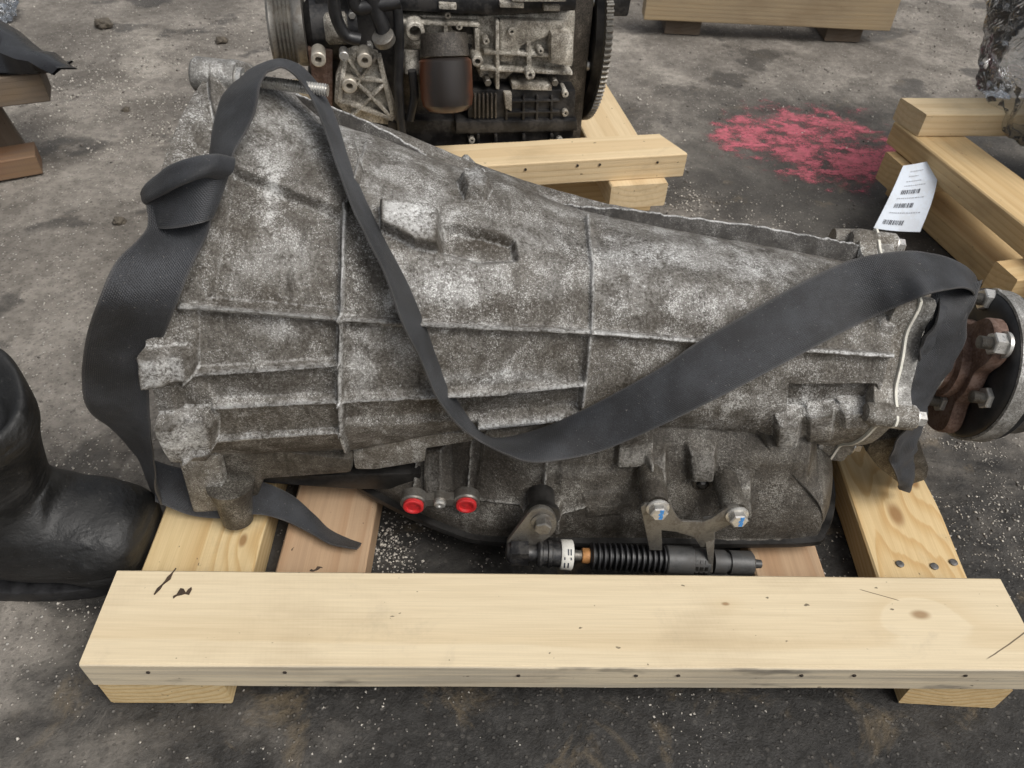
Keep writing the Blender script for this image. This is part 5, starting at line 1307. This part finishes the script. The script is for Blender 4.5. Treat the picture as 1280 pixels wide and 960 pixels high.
for i in range(4):
    p = wc + np.array([-0.07, -0.07 + 0.045 * i, -0.085 + 0.055 * i]); MB().lathe(p, (-1, -0.45, 0.15), [(0, 0.03), (0.035, 0.028), (0.037, 0.02), (0.055, 0.012)], 22).build('stud_boss', 'engine_alu' if i % 2 else 'engine_black', wr)
MB().lathe(wc + np.array([-0.06, -0.06, -0.10]), (-0.5, -1, 0.0), [(0, 0.045), (0.04, 0.045), (0.042, 0.03), (0.06, 0.028)], 32).build('drive_flange', 'engine_black', wr)
lump('plastic_film', wc + np.array([0, 0, 0.02]), (0.20, 0.165, 0.18), 'film', 8, 0.34, 160, 120, 0.8)
# paper tag
tg = thing('paper_tag', 'white paper tag with barcodes hanging from the golden skid', 'tag', onz(1130, 280, 0.02))
t0, t1, t2, t3 = onz(1174, 198, 0.112), onz(1150, 290, 0.046), onz(1092, 285, 0.046), onz(1129, 207, 0.112)
nu, nv = 14, 18; vv = []
tn = np.cross(t1 - t0, t3 - t0); tn /= np.linalg.norm(tn); tn *= np.sign(tn @ (CP - t0))
def tagp(u_, v_, lift=0.0):
    P = (t3 * (1 - u_) + t0 * u_) * (1 - v_) + (t2 * (1 - u_) + t1 * u_) * v_
    return P + tn * (0.010 * math.sin(math.pi * v_) * (0.3 + 0.7 * u_) - 0.004 * math.sin(math.pi * u_) + lift)
for lift in (0, -0.0005):
    for j in range(nv + 1):
        for i in range(nu + 1): vv.append(tagp(i / nu, j / nv, lift))
k = (nu + 1) * (nv + 1); Fq = [tuple(map(int, f)) for f in grid_faces(nv + 1, nu + 1)]
m = MB(); m.add(vv, Fq + [tuple(i + k for i in f)[::-1] for f in Fq]); m.build('card', 'card', tg, 60)
def tag_quads(name, rects, mat):
    m = MB()
    for (u0, v0, u1, v1) in rects:
        m.add([tagp(u0, v0, 0.0006), tagp(u1, v0, 0.0006), tagp(u1, v1, 0.0006), tagp(u0, v1, 0.0006)], [(0, 1, 2, 3)])
    m.build(name, mat, tg)
rnd = random.Random(5)
for v0, u0, u1 in ((0.42, 0.25, 0.68), (0.62, 0.22, 0.64), (0.86, 0.14, 0.60)):
    rc = []; u_ = u0
    while u_ < u1:
        wd = rnd.choice((0.010, 0.016, 0.026)); rc.append((u_, v0, min(u_ + wd, u1), v0 + 0.065)); u_ += wd + rnd.choice((0.010, 0.016, 0.022))
    tag_quads('barcode', rc, 'ink')
for v0, u0, u1 in ((0.12, 0.3, 0.62), (0.2, 0.3, 0.55), (0.28, 0.28, 0.6), (0.35, 0.27, 0.72), (0.54, 0.2, 0.8), (0.75, 0.18, 0.82)):
    u_ = u0; rc = []
    while u_ < u1: wd = rnd.uniform(0.02, 0.05); rc.append((u_, v0, u_ + wd, v0 + 0.014)); u_ += wd + 0.014
    tag_quads('printed_line', rc, 'ink_grey')
MB().lathe(tagp(0.84, 0.10, 0.0005), tn, [(0, 0.003), (0.0006, 0.0028)], 12).build('punch_hole', 'ink', tg)

# ================================================================== LEFT STAND with black panel
ls = thing('wooden_stand', 'weathered brown board stand under the black plastic fender', 'stand', (-0.52, 0.95, 0))
u0 = onz(22, 205, 0.0)
p_b = onz(20, 206, 0.0); 
board('upright_board', 'w_old', ls, (p_b[0] - 0.012, p_b[1] + 0.012, 0.075), (-0.10, -0.12, 1), 0.15, 0.045, 0.03, roll_axis=(0.5, -0.8, 0), seed=41)
p_c = onz(30, 118, 0.155)
board('cross_board', 'w_old', ls, p_c + np.array([-0.13, 0.0, 0.0]), (0.93, 0.36, 0.0), 0.30, 0.06, 0.045, seed=42)
p_d = onz(0, 225, 0.018)
board('base_board', 'w_rusty', ls, p_d + np.array([-0.07, 0.03, 0.0]), (0.9, 0.42, 0), 0.22, 0.055, 0.034, seed=43)
board('upright_board', 'w_old', ls, (p_b[0] - 0.17, p_b[1] - 0.02, 0.075), (0, 0, 1), 0.15, 0.05, 0.04, seed=44)
bp = thing('plastic_fender', 'black curved plastic fender with a pointed end on the stand', 'fender', onz(0, 80, 0.19))
m = MB(); us = np.linspace(0, 1, 24); rows_t, rows_b = [], []
for u_ in us:
    x = -30 + 102 * u_
    yt = np.interp(x, [-30, 0, 14, 30, 45, 58, 72], [20, 37, 50, 63, 64, 76, 85]); yb = np.interp(x, [-30, 0, 40, 60, 72], [90, 91, 91, 89, 86.5])
    a_ = onz(x, yt, 0.22 - 0.02 * u_); b_ = onz(x, yb, 0.185)
    mid = (a_ + b_) / 2 + np.array([0, -0.02, 0.012 * math.sin(math.pi * u_)]) 
    rows_t.append([a_ + np.array([0, 0.05, -0.02]), a_, mid, b_, b_ + np.array([0, 0.05, -0.006])])
vv = [p for r_ in rows_t for p in r_]; k = len(vv)
vv2 = [p + np.array([0, 0.004, -0.004]) for p in vv]
Fq = [tuple(map(int, f)) for f in grid_faces(len(us), 5)]
m.add(vv + vv2, Fq + [tuple(i + k for i in f)[::-1] for f in Fq] + [(i, i + 5, i + 5 + k, i + k) for i in range(0, k - 5, 5)] + [(i + 4, i + 4 + k, i + 9 + k, i + 9) for i in range(0, k - 5, 5)])
m.build('fender_shell', 'gloss_black', bp, 60)

# pale plastic bag lying on the panel
def bag():
    c_ = onz(-4, 24); th = np.linspace(0, 2 * math.pi, 80, endpoint=False); ph = np.linspace(-1.5, 1.5, 60); TH, PH = np.meshgrid(th, ph)
    X, Y, Z = np.cos(TH) * np.cos(PH), np.sin(TH) * np.cos(PH), np.sin(PH)
    k = 1 + 0.5 * fbm(X * 2.5, Y * 2.5, Z * 2.5, 71, 5) - 0.3 * np.abs(fbm(X * 6, Y * 6, Z * 6, 73, 3))
    V = np.stack([c_[0] + 0.060 * X * k, c_[1] + 0.055 * Y * k, np.maximum(0.040 + 0.045 * Z * k, 0.0)], -1)
    tag(link('plastic_bag', np_mesh('plastic_bag', V.reshape(-1, 3), grid_faces(60, 80, True)), 'film', None, 180), 'crumpled clear plastic bag on the ground behind the black fender', 'bag')
bag()
